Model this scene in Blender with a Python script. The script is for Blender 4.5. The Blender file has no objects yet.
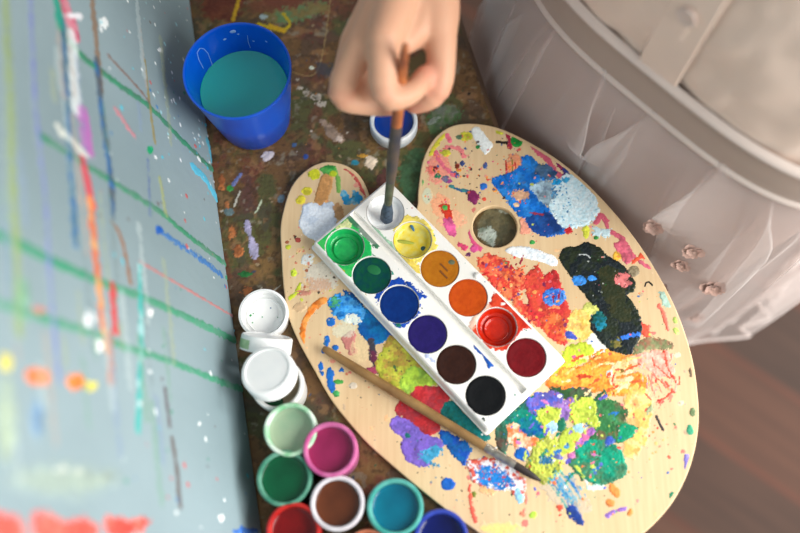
import bpy, bmesh, math, random
import numpy as np
from mathutils import Vector, Matrix, Euler

random.seed(7)
S = bpy.context.scene
COL = S.collection
R = math.radians

# ------------------------------------------------------------------ camera
F_PX = 900.0
CAM_LOC = Vector((0, 0, 0.558))
CAM_ROT = Euler((R(17.5), R(0.95), 0), 'XYZ')
cd = bpy.data.cameras.new('camera')
cam = bpy.data.objects.new('camera', cd)
COL.objects.link(cam)
cam.location = CAM_LOC
cam.rotation_euler = CAM_ROT
cd.sensor_width = 36.0
cd.lens = F_PX / 800.0 * 36.0
cd.clip_start = 0.01
cd.clip_end = 50
cd.dof.use_dof = True
cd.dof.focus_distance = 0.578
cd.dof.aperture_fstop = 2.6
S.camera = cam
CM = CAM_ROT.to_matrix()

# ------------------------------------------------------------------ world, window light, added skirt fill, exposure
w = bpy.data.worlds.new('room_world')
S.world = w
w.use_nodes = True
bg = w.node_tree.nodes['Background']
bg.inputs[0].default_value = (0.93, 0.97, 1.0, 1)
bg.inputs[1].default_value = 0.50


def area(name, loc, target, sx, sy, power, color):
    ld = bpy.data.lights.new(name, 'AREA')
    ld.shape = 'RECTANGLE'
    ld.size, ld.size_y = sx, sy
    ld.energy = power
    ld.color = color
    o = bpy.data.objects.new(name, ld)
    COL.objects.link(o)
    o.location = loc
    d = Vector(target) - Vector(loc)
    o.rotation_euler = d.to_track_quat('-Z', 'Y').to_euler()
    return o


area('window_daylight', (1.20, -0.40, 0.80), (0.05, 0.12, 0.0), 1.0, 1.0, 36.0, (1.0, 0.98, 0.94))
area('skirt_side_fill', (1.25, 0.55, 0.45), (0.25, 0.33, -0.05), 0.6, 0.8, 22.0, (1.0, 0.99, 0.97))  # added fill lamp, not a known window; brightens the skirt's right side
S.view_settings.view_transform = 'Standard'
S.view_settings.look = 'None'
S.view_settings.exposure = 0.0
S.view_settings.gamma = 1.0
S.view_settings.use_curve_mapping = False


# ------------------------------------------------------------------ helpers
def s2l(c):
    c = np.asarray(c, float) / 255.0
    return np.where(c <= 0.04045, c / 12.92, ((c + 0.055) / 1.055) ** 2.4)


def lin(c):
    v = s2l(c)
    return (float(v[0]), float(v[1]), float(v[2]), 1.0)


def ray(px, py):
    return CM @ Vector(((px - 400) / F_PX, (266.5 - py) / F_PX, -1.0))


def un(px, py, z=0.0):
    """photo point -> the point of the horizontal plane at height z"""
    d = ray(px, py)
    t = (z - CAM_LOC.z) / d.z
    return CAM_LOC + d * t


def un_plane(px, py, o, n):
    d = ray(px, py)
    t = (o - CAM_LOC).dot(n) / d.dot(n)
    return CAM_LOC + d * t


def mat(name, col, rough=0.5, col2=None, scale=40.0, spec=0.5, bump=0.0, bscale=300.0, sss=0.0, coat=0.0,
        metal=0.0, trans=0.0, attr=False, detail=6.0):
    m = bpy.data.materials.new(name)
    m.use_nodes = True
    nt = m.node_tree
    p = nt.nodes['Principled BSDF']
    p.inputs['Base Color'].default_value = lin(col)
    p.inputs['Roughness'].default_value = rough
    p.inputs['Specular IOR Level'].default_value = spec
    p.inputs['Metallic'].default_value = metal
    if coat:
        p.inputs['Coat Weight'].default_value = coat
        p.inputs['Coat Roughness'].default_value = 0.12
    if sss:
        p.inputs['Subsurface Weight'].default_value = sss
        p.inputs['Subsurface Radius'].default_value = (1.0, 0.4, 0.25)
        p.inputs['Subsurface Scale'].default_value = 0.004
    if trans:
        p.inputs['Transmission Weight'].default_value = trans
    tc = nt.nodes.new('ShaderNodeTexCoord')
    if attr:
        a = nt.nodes.new('ShaderNodeAttribute')
        a.attribute_name = 'paint'
        nt.links.new(a.outputs['Color'], p.inputs['Base Color'])
    elif col2 is not None:
        n = nt.nodes.new('ShaderNodeTexNoise')
        n.inputs['Scale'].default_value = scale
        n.inputs['Detail'].default_value = detail
        r = nt.nodes.new('ShaderNodeValToRGB')
        r.color_ramp.elements[0].position = 0.35
        r.color_ramp.elements[1].position = 0.68
        r.color_ramp.elements[0].color = lin(col)
        r.color_ramp.elements[1].color = lin(col2)
        nt.links.new(tc.outputs['Object'], n.inputs['Vector'])
        nt.links.new(n.outputs['Fac'], r.inputs['Fac'])
        nt.links.new(r.outputs['Color'], p.inputs['Base Color'])
    if bump:
        n2 = nt.nodes.new('ShaderNodeTexNoise')
        n2.inputs['Scale'].default_value = bscale
        n2.inputs['Detail'].default_value = 5
        b = nt.nodes.new('ShaderNodeBump')
        b.inputs['Strength'].default_value = bump
        b.inputs['Distance'].default_value = 0.002
        nt.links.new(tc.outputs['Object'], n2.inputs['Vector'])
        nt.links.new(n2.outputs['Fac'], b.inputs['Height'])
        nt.links.new(b.outputs['Normal'], p.inputs['Normal'])
    return m


def link(name, me, m=None, parent=None, smooth=True):
    o = bpy.data.objects.new(name, me)
    COL.objects.link(o)
    if m is not None and len(me.materials) == 0:
        me.materials.append(m)
    if smooth:
        me.polygons.foreach_set('use_smooth', [True] * len(me.polygons))
    if parent is not None:
        o.parent = parent
    return o


def meshobj(name, verts, faces, m, parent=None, smooth=True, sharp=None):
    me = bpy.data.meshes.new(name)
    me.from_pydata([tuple(v) for v in verts], [], [tuple(f) for f in faces])
    me.update()
    o = link(name, me, m, parent, smooth)
    if sharp:
        try:
            me.set_sharp_from_angle(angle=R(sharp))
        except Exception:
            pass
    return o


def empty(name, loc=(0, 0, 0), rot=(0, 0, 0)):
    o = bpy.data.objects.new(name, None)
    COL.objects.link(o)
    o.empty_display_size = 0.02
    o.location = loc
    o.rotation_euler = rot
    return o


def tag(o, label, cat, group=None):
    o['label'] = label
    o['category'] = cat
    if group:
        o['group'] = group
    return o


def lathe_data(prof, n=56):
    vs, fs = [], []
    rings = []
    for (r, z) in prof:
        if r < 1e-7:
            rings.append([len(vs)])
            vs.append((0, 0, z))
        else:
            st = len(vs)
            for k in range(n):
                a = 2 * math.pi * k / n
                vs.append((r * math.cos(a), r * math.sin(a), z))
            rings.append(list(range(st, st + n)))
    for a, b in zip(rings[:-1], rings[1:]):
        if len(a) == 1 and len(b) == 1:
            continue
        for k in range(n):
            k2 = (k + 1) % n
            if len(a) == 1:
                fs.append((a[0], b[k2], b[k]))
            elif len(b) == 1:
                fs.append((a[k], a[k2], b[0]))
            else:
                fs.append((a[k], a[k2], b[k2], b[k]))
    return vs, fs


def lathe(name, prof, m, parent=None, n=56, sharp=50):
    vs, fs = lathe_data(prof, n)
    o = meshobj(name, vs, fs, m, parent, True, sharp)
    bm = bmesh.new()
    bm.from_mesh(o.data)
    bmesh.ops.recalc_face_normals(bm, faces=bm.faces)
    bm.to_mesh(o.data)
    bm.free()
    return o


def box(name, lo, hi, m, parent=None, bev=0.002):
    bm = bmesh.new()
    bmesh.ops.create_cube(bm, size=1)
    for v in bm.verts:
        v.co = Vector([lo[i] + (v.co[i] + 0.5) * (hi[i] - lo[i]) for i in range(3)])
    if bev:
        bmesh.ops.bevel(bm, geom=list(bm.edges), offset=bev, segments=3, affect='EDGES', profile=0.6)
    me = bpy.data.meshes.new(name)
    bm.to_mesh(me)
    bm.free()
    return link(name, me, m, parent, False)


def catmull(pts, closed=True, sub=6):
    P = [np.array(p, float) for p in pts]
    n = len(P)
    out = []
    for i in range(n if closed else n - 1):
        if closed:
            p0, p1, p2, p3 = P[(i - 1) % n], P[i], P[(i + 1) % n], P[(i + 2) % n]
        else:
            p0, p1, p2, p3 = P[max(i - 1, 0)], P[i], P[i + 1], P[min(i + 2, n - 1)]
        for k in range(sub):
            t = k / sub
            out.append(0.5 * ((2 * p1) + (-p0 + p2) * t + (2 * p0 - 5 * p1 + 4 * p2 - p3) * t * t
                              + (-p0 + 3 * p1 - 3 * p2 + p3) * t ** 3))
    if not closed:
        out.append(P[-1])
    return np.array(out)


# ------------------------------------------------------------------ numpy noise
_rng = np.random.RandomState(11)
_TAB = _rng.rand(256, 256)


def vnoise(x, y):
    xi = np.floor(x).astype(int)
    yi = np.floor(y).astype(int)
    fx = x - xi
    fy = y - yi
    fx = fx * fx * (3 - 2 * fx)
    fy = fy * fy * (3 - 2 * fy)
    a = _TAB[xi & 255, yi & 255]
    b = _TAB[(xi + 1) & 255, yi & 255]
    c = _TAB[xi & 255, (yi + 1) & 255]
    d = _TAB[(xi + 1) & 255, (yi + 1) & 255]
    return (a * (1 - fx) + b * fx) * (1 - fy) + (c * (1 - fx) + d * fx) * fy


def fbm(x, y, o=4):
    s = 0
    a = 0.5
    t = 0
    for k in range(o):
        s = s + a * vnoise(x + 17.3 * k, y - 9.1 * k)
        t += a
        a *= 0.55
        x = x * 2.03
        y = y * 2.03
    return s / t          # 0..1


def sstep(a, b, x):
    t = np.clip((x - a) / (b - a), 0, 1)
    return t * t * (3 - 2 * t)


def poly_sdf(P, X, Y):
    n = len(P)
    d = np.full(X.shape, 1e9)
    ins = np.zeros(X.shape, bool)
    for i in range(n):
        ax, ay = P[i]
        bx, by = P[(i + 1) % n]
        ex, ey = bx - ax, by - ay
        wx, wy = X - ax, Y - ay
        L = ex * ex + ey * ey + 1e-12
        t = np.clip((wx * ex + wy * ey) / L, 0, 1)
        d = np.minimum(d, (wx - ex * t) ** 2 + (wy - ey * t) ** 2)
        c = ((ay > Y) != (by > Y))
        if abs(ey) > 1e-12:
            ins ^= c & (X < ex * (Y - ay) / ey + ax)
    d = np.sqrt(d)
    return np.where(ins, -d, d)


def line_sdf(P, X, Y):
    d = np.full(X.shape, 1e9)
    for i in range(len(P) - 1):
        ax, ay = P[i]
        ex, ey = P[i + 1][0] - ax, P[i + 1][1] - ay
        wx, wy = X - ax, Y - ay
        t = np.clip((wx * ex + wy * ey) / (ex * ex + ey * ey + 1e-12), 0, 1)
        d = np.minimum(d, (wx - ex * t) ** 2 + (wy - ey * t) ** 2)
    return np.sqrt(d)


class Paint:
    """dried paint on a plane: a fine grid of colour and thickness, meshed one daub at a time"""

    def __init__(self, o, u, v, lo, hi, step, base):
        self.o, self.u, self.v = Vector(o), Vector(u), Vector(v)
        self.n = self.u.cross(self.v)
        self.lo, self.step = lo, step
        self.W = int((hi[0] - lo[0]) / step) + 1
        self.H = int((hi[1] - lo[1]) / step) + 1
        gx = lo[0] + np.arange(self.W) * step
        gy = lo[1] + np.arange(self.H) * step
        self.X, self.Y = np.meshgrid(gx, gy)
        self.col = np.zeros((self.H, self.W, 3)) + np.array(base, float)
        self.hgt = np.zeros((self.H, self.W))
        self.id = np.zeros((self.H, self.W), int)
        self.names = {}
        self.nid = 100
        self.rs = np.random.RandomState(5)
        self.seed = 0

    def p(self, px, py):
        q = un_plane(px, py, self.o, self.n) - self.o
        return (q.dot(self.u) * 1000, q.dot(self.v) * 1000)      # mm

    def scale(self, px, py):
        a, b = self.p(px, py), self.p(px + 1, py)
        return math.hypot(a[0] - b[0], a[1] - b[1])

    def win(self, P, m):
        P = np.asarray(P)
        st = self.step
        i0 = max(int((P[:, 0].min() - m - self.lo[0]) / st), 0)
        i1 = min(int((P[:, 0].max() + m - self.lo[0]) / st) + 2, self.W)
        j0 = max(int((P[:, 1].min() - m - self.lo[1]) / st), 0)
        j1 = min(int((P[:, 1].max() + m - self.lo[1]) / st) + 2, self.H)
        if i1 <= i0 or j1 <= j0:
            return None
        return slice(j0, j1), slice(i0, i1)

    def newid(self, label, name='paint_daub'):
        self.nid += 1
        self.names[self.nid] = (name, label)
        return self.nid

    def put(self, s, d, c, c2, edge, h, dry, alpha, pid, mixf, soft=0.0, rel=0.5, rich=False):
        X, Y = self.X[s], self.Y[s]
        self.seed += 1
        q = self.seed * 13.37
        if edge:
            d = d + edge * (fbm(X * 0.42 + q, Y * 0.42 - q, 4) - 0.5) * 2.6 \
                + edge * 0.8 * (vnoise(X * 1.7 - q, Y * 1.7 + q) - 0.5)
        m = d < 0
        if dry:
            g = fbm(X * 0.75 + q, Y * 0.75 + 2 * q, 3) * 0.6 + 0.4 * vnoise(X * 1.9 + q, Y * 1.9)
            m &= g > dry * (0.55 + 0.45 * np.clip(1 + d / 3.0, 0, 1))
        if not m.any():
            return
        c = np.array(c, float)
        t = np.zeros(X.shape)
        if c2 is not None:
            t = sstep(0.40, 0.62, fbm(X * mixf + q, Y * mixf + q, 4))
        cc = c * (1 - t[..., None]) + np.array(c2 if c2 is not None else c, float) * t[..., None]
        if rich and c.min() < 190:
            for j in range(3):
                g_ = fbm(X * (.16 + .06 * j) + q * (j + 2), Y * (.16 + .06 * j) - q * (j + 1), 3)
                tj = (sstep(.58, .70, g_) * .42)[..., None]
                cc = cc * (1 - tj) + (c * (0.62, 1.22, 0.8)[j] + (0, 14, 22)[j]) * tj
        br = 1 + 0.20 * (fbm(X * 1.1 - q, Y * 1.1, 3) - 0.5)
        cc = np.clip(cc * br[..., None], 0, 255)
        a = np.full(X.shape, alpha)
        if soft:
            a = a * sstep(0, soft, -d)
        a = (a * m)[..., None]
        self.col[s] = self.col[s] * (1 - a) + cc * a
        hh = h * np.sqrt(np.clip(-d / 0.9, 0, 1)) * (1 + rel * (fbm(X * 0.9 + q, Y * 0.9 - q, 3) - 0.5) * 2)
        self.hgt[s] = np.where(m, self.hgt[s] * 0.6 + hh, self.hgt[s])
        self.id[s] = np.where(m, pid if pid else np.where(self.id[s] > 0, self.id[s], 1), self.id[s])

    def daub(self, pts, c, label=None, c2=None, edge=1.0, h=0.35, dry=0.0, alpha=1.0, mixf=0.18, soft=0, rel=0.5):
        P = catmull([self.p(*q) for q in pts], True, 5)
        s = self.win(P, edge * 2 + 1)
        if s is None:
            return
        d = poly_sdf(P, self.X[s], self.Y[s])
        self.put(s, d, c, c2, edge, h, dry, alpha, self.newid(label) if label else 0, mixf, soft, rel, rich=h >= 0.3)

    def ell(self, x, y, rx, ry, c, label=None, rot=0, **k):
        P = []
        for i in range(12):
            a = i * math.pi / 6
            ex, ey = rx * math.cos(a), ry * math.sin(a)
            ca, sa = math.cos(R(rot)), math.sin(R(rot))
            P.append((x + ex * ca - ey * sa, y + ex * sa + ey * ca))
        k.setdefault('edge', 0.6)
        self.daub(P, c, label, **k)

    def stroke(self, pts, wpx, c, label=None, c2=None, edge=0.5, h=0.3, dry=0.0, alpha=1.0, mixf=0.2, soft=0):
        P = catmull([self.p(*q) for q in pts], False, 6) if len(pts) > 2 else np.array([self.p(*q) for q in pts])
        x, y = pts[len(pts) // 2]
        wm = wpx * self.scale(x, y) / 2
        s = self.win(P, wm + edge * 2 + 1)
        if s is None:
            return
        d = line_sdf(P, self.X[s], self.Y[s]) - wm
        self.put(s, d, c, c2, edge, h, dry, alpha, self.newid(label, 'paint_stroke') if label else 0, mixf, soft)

    def spatter(self, n, region, cols, r0, r1, h=0.25):
        P = np.array([self.p(*q) for q in region])
        lo, hi = P.min(0), P.max(0)
        k = 0
        tries = 0
        while k < n and tries < n * 12:
            tries += 1
            x = self.rs.uniform(lo[0], hi[0])
            y = self.rs.uniform(lo[1], hi[1])
            if poly_sdf(P, np.array([[x]]), np.array([[y]]))[0, 0] > 0:
                continue
            ci = min(max(int((x - self.lo[0]) / self.step), 0), self.W - 1)
            cj = min(max(int((y - self.lo[1]) / self.step), 0), self.H - 1)
            under = self.col[cj, ci]
            if self.id[cj, ci] > 100 and k > 24 and (under.max() < 75 or under.min() > 185):
                continue
            k += 1
            r = r0 + (r1 - r0) * self.rs.rand() ** 3
            c = cols[self.rs.randint(len(cols))]
            s = self.win(np.array([[x, y]]), r * 2 + 1)
            if s is None:
                continue
            an = self.rs.uniform(0, 3.14)
            st = self.rs.uniform(1, 1.9)
            dx, dy = self.X[s] - x, self.Y[s] - y
            ex = dx * math.cos(an) + dy * math.sin(an)
            ey = (-dx * math.sin(an) + dy * math.cos(an)) * st
            self.put(s, np.sqrt(ex * ex + ey * ey) - r, c, None, r * 0.5, h, 0, 0.95, 0, 0.2)

    def build(self, parent, material, clip=None, spatter_name='paint_spatter', spatter_label=None, lift=0.00004):
        idm = self.id.copy()
        if clip is not None:
            idm[~clip(self.X, self.Y)] = -1
        ins = idm > 0
        # spread colour one cell outwards so that rims keep the paint's own colour
        col = self.col.copy()
        acc = np.zeros_like(col)
        cnt = np.zeros(ins.shape)
        for dj in (-1, 0, 1):
            for di in (-1, 0, 1):
                sh = np.roll(np.roll(ins, dj, 0), di, 1)
                sc = np.roll(np.roll(col, dj, 0), di, 1)
                acc += sc * sh[..., None]
                cnt += sh
        rim = (~ins) & (cnt > 0)
        col[rim] = acc[rim] / cnt[rim][:, None]
        lc = s2l(col)
        hg = self.hgt * 0.001 + lift
        hg[~ins] = -0.00005
        c00, c10, c01, c11 = idm[:-1, :-1], idm[:-1, 1:], idm[1:, :-1], idm[1:, 1:]
        fid = np.maximum(np.maximum(c00, c10), np.maximum(c01, c11))
        bad = np.minimum(np.minimum(c00, c10), np.minimum(c01, c11)) < 0
        fid[bad] = 0
        out = []
        o, u, v, nn = [np.array(q) for q in (self.o, self.u, self.v, self.n)]
        for k in np.unique(fid):
            if k <= 0:
                continue
            jj, ii = np.nonzero(fid == k)
            if len(jj) < 4:
                continue
            a = jj * self.W + ii
            quads = np.stack([a, a + 1, a + 1 + self.W, a + self.W], 1)
            uq, inv = np.unique(quads, return_inverse=True)
            inv = inv.reshape(-1)
            vj, vi = uq // self.W, uq % self.W
            co = o + (self.X[vj, vi] * 0.001)[:, None] * u + (self.Y[vj, vi] * 0.001)[:, None] * v \
                + hg[vj, vi][:, None] * nn
            cc = np.concatenate([lc[vj, vi], np.ones((len(uq), 1))], 1)
            nm, lab = self.names.get(k, (spatter_name, spatter_label))
            me = bpy.data.meshes.new(nm)
            me.vertices.add(len(uq))
            me.vertices.foreach_set('co', co.astype(np.float32).ravel())
            nf = len(quads)
            me.loops.add(nf * 4)
            me.loops.foreach_set('vertex_index', inv.astype(np.int32))
            me.polygons.add(nf)
            me.polygons.foreach_set('loop_start', np.arange(0, nf * 4, 4, dtype=np.int32))
            me.polygons.foreach_set('loop_total', np.full(nf, 4, dtype=np.int32))
            me.update(calc_edges=True)
            at = me.attributes.new('paint', 'FLOAT_COLOR', 'POINT')
            at.data.foreach_set('color', cc.astype(np.float32).ravel())
            ob = link(nm, me, material, parent)
            if lab:
                ob['label'] = lab
            if k == 1:
                ob['kind'] = 'stuff'
            out.append(ob)
        return out


# ------------------------------------------------------------------ materials
M_paint = mat('dried_paint', (200, 200, 200), 0.45, attr=True, spec=0.25)
M_crust = mat('table_paint_crust', (120, 90, 60), 0.5, attr=True, spec=0.3, bump=0.35, bscale=420)
M_boardpaint = mat('easel_paint', (200, 200, 200), 0.5, attr=True, spec=0.35)
M_white = mat('white_plastic', (252, 252, 250), 0.3, (246, 247, 246), 120, spec=0.45)
M_tray = mat('tray_plastic', (243, 241, 236), 0.32, (236, 234, 226), 60, spec=0.5)
M_wood_edge = mat('table_wood', (108, 78, 52), 0.55, (80, 58, 40), 18)


def wood_material():
    m = bpy.data.materials.new('palette_plywood')
    m.use_nodes = True
    nt = m.node_tree
    p = nt.nodes['Principled BSDF']
    p.inputs['Roughness'].default_value = 0.45
    p.inputs['Specular IOR Level'].default_value = 0.35
    tc = nt.nodes.new('ShaderNodeTexCoord')
    mp = nt.nodes.new('ShaderNodeMapping')
    mp.inputs['Rotation'].default_value = (0, 0, R(42))
    mp.inputs['Scale'].default_value = (140, 9, 20)
    n = nt.nodes.new('ShaderNodeTexNoise')
    n.inputs['Scale'].default_value = 3.0
    n.inputs['Detail'].default_value = 8
    r = nt.nodes.new('ShaderNodeValToRGB')
    r.color_ramp.elements[0].position = 0.3
    r.color_ramp.elements[1].position = 0.72
    r.color_ramp.elements[0].color = lin((218, 190, 150))
    r.color_ramp.elements[1].color = lin((228, 204, 164))
    n2 = nt.nodes.new('ShaderNodeTexNoise')
    n2.inputs['Scale'].default_value = 22
    mx = nt.nodes.new('ShaderNodeMixRGB')
    mx.blend_type = 'MULTIPLY'
    r2 = nt.nodes.new('ShaderNodeValToRGB')
    r2.color_ramp.elements[0].color = lin((238, 222, 200))
    r2.color_ramp.elements[1].color = (1, 1, 1, 1)
    mx.inputs[0].default_value = 0.7
    L = nt.links.new
    L(tc.outputs['Object'], mp.inputs['Vector'])
    L(mp.outputs['Vector'], n.inputs['Vector'])
    L(n.outputs['Fac'], r.inputs['Fac'])
    L(tc.outputs['Object'], n2.inputs['Vector'])
    L(n2.outputs['Fac'], r2.inputs['Fac'])
    L(r.outputs['Color'], mx.inputs[1])
    L(r2.outputs['Color'], mx.inputs[2])
    L(mx.outputs['Color'], p.inputs['Base Color'])
    return m


M_ply = wood_material()


def floor_material():
    m = bpy.data.materials.new('dark_floorboards')
    m.use_nodes = True
    nt = m.node_tree
    p = nt.nodes['Principled BSDF']
    p.inputs['Specular IOR Level'].default_value = 0.2
    p.inputs['Roughness'].default_value = 0.6
    L = nt.links.new
    tc = nt.nodes.new('ShaderNodeTexCoord')
    a, b = un(702, 403, -0.6), un(800, 470, -0.6)
    ang = math.atan2(b.y - a.y, b.x - a.x)
    mp = nt.nodes.new('ShaderNodeMapping')
    mp.inputs['Rotation'].default_value = (0, 0, -ang)
    br = nt.nodes.new('ShaderNodeTexBrick')
    br.inputs['Color1'].default_value = lin((98, 68, 54))
    br.inputs['Color2'].default_value = lin((76, 59, 50))
    br.inputs['Mortar'].default_value = lin((104, 66, 52))
    br.inputs['Scale'].default_value = 1
    br.inputs['Brick Width'].default_value = 0.9
    br.inputs['Row Height'].default_value = 0.11
    br.inputs['Mortar Size'].default_value = 0.004
    n = nt.nodes.new('ShaderNodeTexNoise')
    mp2 = nt.nodes.new('ShaderNodeMapping')
    mp2.inputs['Scale'].default_value = (4, 60, 1)
    n.inputs['Scale'].default_value = 1.5
    n.inputs['Detail'].default_value = 6
    r = nt.nodes.new('ShaderNodeValToRGB')
    r.color_ramp.elements[0].position = 0.3
    r.color_ramp.elements[0].color = (0.55, 0.55, 0.57, 1)
    r.color_ramp.elements[1].color = (1.15, 1.05, 1.0, 1)
    mx = nt.nodes.new('ShaderNodeMixRGB')
    mx.blend_type = 'MULTIPLY'
    mx.inputs[0].default_value = 0.8
    L(tc.outputs['Object'], mp.inputs['Vector'])
    L(mp.outputs['Vector'], br.inputs['Vector'])
    L(mp.outputs['Vector'], mp2.inputs['Vector'])
    L(mp2.outputs['Vector'], n.inputs['Vector'])
    L(n.outputs['Fac'], r.inputs['Fac'])
    L(br.outputs['Color'], mx.inputs[1])
    L(r.outputs['Color'], mx.inputs[2])
    L(mx.outputs['Color'], p.inputs['Base Color'])
    return m


# ------------------------------------------------------------------ floor
fl = meshobj('floor', [(-2.5, -2.5, -0.6), (2.5, -2.5, -0.6), (2.5, 2.5, -0.6), (-2.5, 2.5, -0.6)],
             [(0, 1, 2, 3)], floor_material(), None, False)
fl['kind'] = 'structure'

# ------------------------------------------------------------------ table
E0, E1 = un(480, 70), un(640, 533)
edir = (E0 - E1).normalized()
eleft = Vector((-edir.y, edir.x, 0))
if eleft.x > 0:
    eleft = -eleft
table = empty('painting_table', (-0.12, 0.25, -0.6))
tag(table, 'brown paint-stained wooden table under the palette, jars and easel', 'table')


def part(o, parent):
    """parent a mesh made in world coordinates without moving it"""
    o.parent = parent
    bpy.context.view_layer.update()
    o.matrix_parent_inverse = parent.matrix_world.inverted()
    return o


c0 = E1 - edir * 0.16
c1 = E1 + edir * 0.66
corners = [c0, c1, c1 + eleft * 0.62, c0 + eleft * 0.62]
bm = bmesh.new()
bot = [bm.verts.new((p.x, p.y, -0.026)) for p in corners]
top = [bm.verts.new((p.x, p.y, -0.0003)) for p in corners]
bm.faces.new(top)
bm.faces.new(bot[::-1])
for i in range(4):
    bm.faces.new((bot[i], bot[(i + 1) % 4], top[(i + 1) % 4], top[i]))
bmesh.ops.recalc_face_normals(bm, faces=bm.faces)
bmesh.ops.bevel(bm, geom=list(bm.edges), offset=0.002, segments=2, affect='EDGES')
me = bpy.data.meshes.new('tabletop')
bm.to_mesh(me)
bm.free()
part(link('tabletop', me, M_wood_edge, None, False), table)
for sx in (0.05, 0.56):
    for sy in (0.03, 0.78):
        p = c0 + edir * sy + eleft * sx
        part(box('leg', (p.x - 0.022, p.y - 0.022, -0.6), (p.x + 0.022, p.y + 0.022, -0.0255), M_wood_edge), table)
pa = [c0 + edir * 0.04 + eleft * 0.05, c1 - edir * 0.04 + eleft * 0.05]
q = Vector((eleft.x, eleft.y, 0)) * 0.018
vs = []
for z in (-0.09, -0.026):
    for p in (pa[0], pa[1], pa[1] + q, pa[0] + q):
        vs.append((p.x, p.y, z))
part(meshobj('apron', vs, [(0, 1, 2, 3), (7, 6, 5, 4), (0, 4, 5, 1), (1, 5, 6, 2), (2, 6, 7, 3), (3, 7, 4, 0)],
             M_wood_edge, None, False), table)

T = Paint((0, 0, 0), (1, 0, 0), (0, 1, 0), (-185, -150), (195, 470), 0.75, (112, 82, 50))
X, Y = T.X, T.Y


def tblend(col, x, a=1.0):
    x = (x * a)[..., None]
    T.col = T.col * (1 - x) + np.array(col, float) * x


tblend((128, 98, 58), sstep(0.45, 0.62, fbm(X * 0.03, Y * 0.03, 5)))
tblend((78, 66, 38), sstep(0.5, 0.66, fbm(X * 0.05 + 9, Y * 0.05, 5)), 0.8)
tblend((74, 84, 48), sstep(0.57, 0.66, fbm(X * 0.04 + 33, Y * 0.04 + 5, 5)), 0.7)
tblend((112, 58, 50), sstep(0.57, 0.69, fbm(X * 0.045 + 61, Y * 0.045 + 15, 5)), 0.6)
tblend((66, 56, 60), sstep(0.56, 0.66, fbm(X * 0.07 + 81, Y * 0.07 + 25, 5)), 0.4)
tblend((150, 112, 76), sstep(0.60, 0.70, fbm(X * 0.12 + 11, Y * 0.12 + 45, 4)), 0.6)
tblend((140, 136, 120), sstep(0.68, 0.76, fbm(X * 0.16 + 91, Y * 0.16 + 65, 4)), 0.6)
tblend((66, 48, 30), sstep(0.55, 0.70, fbm(X * 0.35 + 5, Y * 0.35 + 70, 4)), 0.5)
T.hgt = 0.12 * fbm(X * 0.5, Y * 0.5, 4)
T.id[:] = 1
# marks that stand out on the table
T.daub([(205, -5), (245, -5), (240, 18), (215, 22), (200, 12)], (92, 34, 22), c2=(110, 50, 30), edge=4, h=.1, alpha=.8, soft=3)
T.daub([(250, 0), (300, -4), (290, 14), (255, 16)], (118, 62, 44), edge=4, h=.1, alpha=.6, soft=3)
T.daub([(262, 14), (290, 8), (318, 2), (330, 8), (310, 18), (280, 24), (266, 22)], (96, 140, 92), c2=(130, 120, 70), edge=4, h=.1, alpha=.8, dry=.35)
T.stroke([(240, -4), (236, 10), (233, 20)], 4, (190, 150, 30), h=.2)
T.stroke([(258, 24), (280, 30), (290, 24), (283, 14)], 3, (190, 165, 30), h=.2, dry=.3)
T.stroke([(270, 26), (284, 31)], 5, (200, 160, 30), h=.2)
T.stroke([(331, -4), (318, 70), (292, 72)], 1.3, (165, 140, 90), h=.1, edge=.2, alpha=.7)
T.ell(264, 17, 4, 2.5, (170, 190, 190), edge=.8)
T.ell(312, 68, 2.5, 2, (215, 220, 200))
T.daub([(318, 62), (336, 66), (332, 78), (316, 76)], (62, 66, 78), edge=3, h=.1, alpha=.7, soft=2)
for (x, y, r) in ((299, 88, 3), (307, 93, 4), (316, 97, 5), (297, 80, 2), (321, 104, 5)):
    T.ell(x, y, r, r * .7, (175, 165, 150), edge=1.2, dry=.4)
T.daub([(318, 118), (330, 124), (343, 137), (341, 143), (332, 140), (324, 130)], (150, 128, 110), edge=1.5, dry=.35)
T.ell(339, 139, 4, 2.5, (205, 185, 170), edge=.8)
T.daub([(372, 156), (376, 161), (372, 169), (365, 164), (366, 158)], (225, 205, 180), edge=1.2)
T.ell(355, 163, 4, 2.5, (36, 120, 140)); T.ell(363, 156, 6, 1.6, (190, 140, 50), dry=.3)
T.ell(306, 157, 2.5, 2.5, (50, 80, 150)); T.ell(294, 145, 2, 2, (60, 90, 130))
T.daub([(386, 165), (394, 185), (388, 205), (378, 196), (378, 176)], (84, 40, 48), edge=3, alpha=.7, soft=2)
T.daub([(400, 158), (424, 148), (420, 190), (408, 205), (398, 188)], (60, 104, 70), c2=(48, 74, 44), edge=3, alpha=.85, soft=2)
T.daub([(430, 112), (452, 104), (462, 116), (446, 128), (430, 134)], (62, 104, 56), c2=(110, 120, 110), edge=3, alpha=.8, dry=.25)
T.ell(434, 121, 7, 3, (120, 130, 120), rot=-30, dry=.4)
T.daub([(262, 154), (268, 151), (274, 154), (270, 160), (263, 161)], (205, 195, 200), edge=1)
T.daub([(244, 222), (249, 221), (252, 234), (258, 248), (257, 259), (251, 257), (248, 240)], (165, 158, 188), edge=1.2, dry=.2)
T.stroke([(233, 185), (240, 175)], 4, (110, 120, 170), dry=.3)
T.ell(230, 188, 3, 3, (60, 150, 70)); T.ell(229, 212, 5, 4, (98, 118, 120)); T.ell(281, 199, 3.5, 4, (110, 130, 140))
for (x, y, rx, ry) in ((238, 252, 5, 7), (247, 291, 6, 5), (232, 232, 3, 6), (222, 183, 3, 8), (228, 205, 2, 5)):
    T.ell(x, y, rx, ry, (186, 112, 62), c2=(150, 88, 50), edge=2)
T.ell(245, 274, 9, 2.6, (30, 96, 44), edge=.9)
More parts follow.
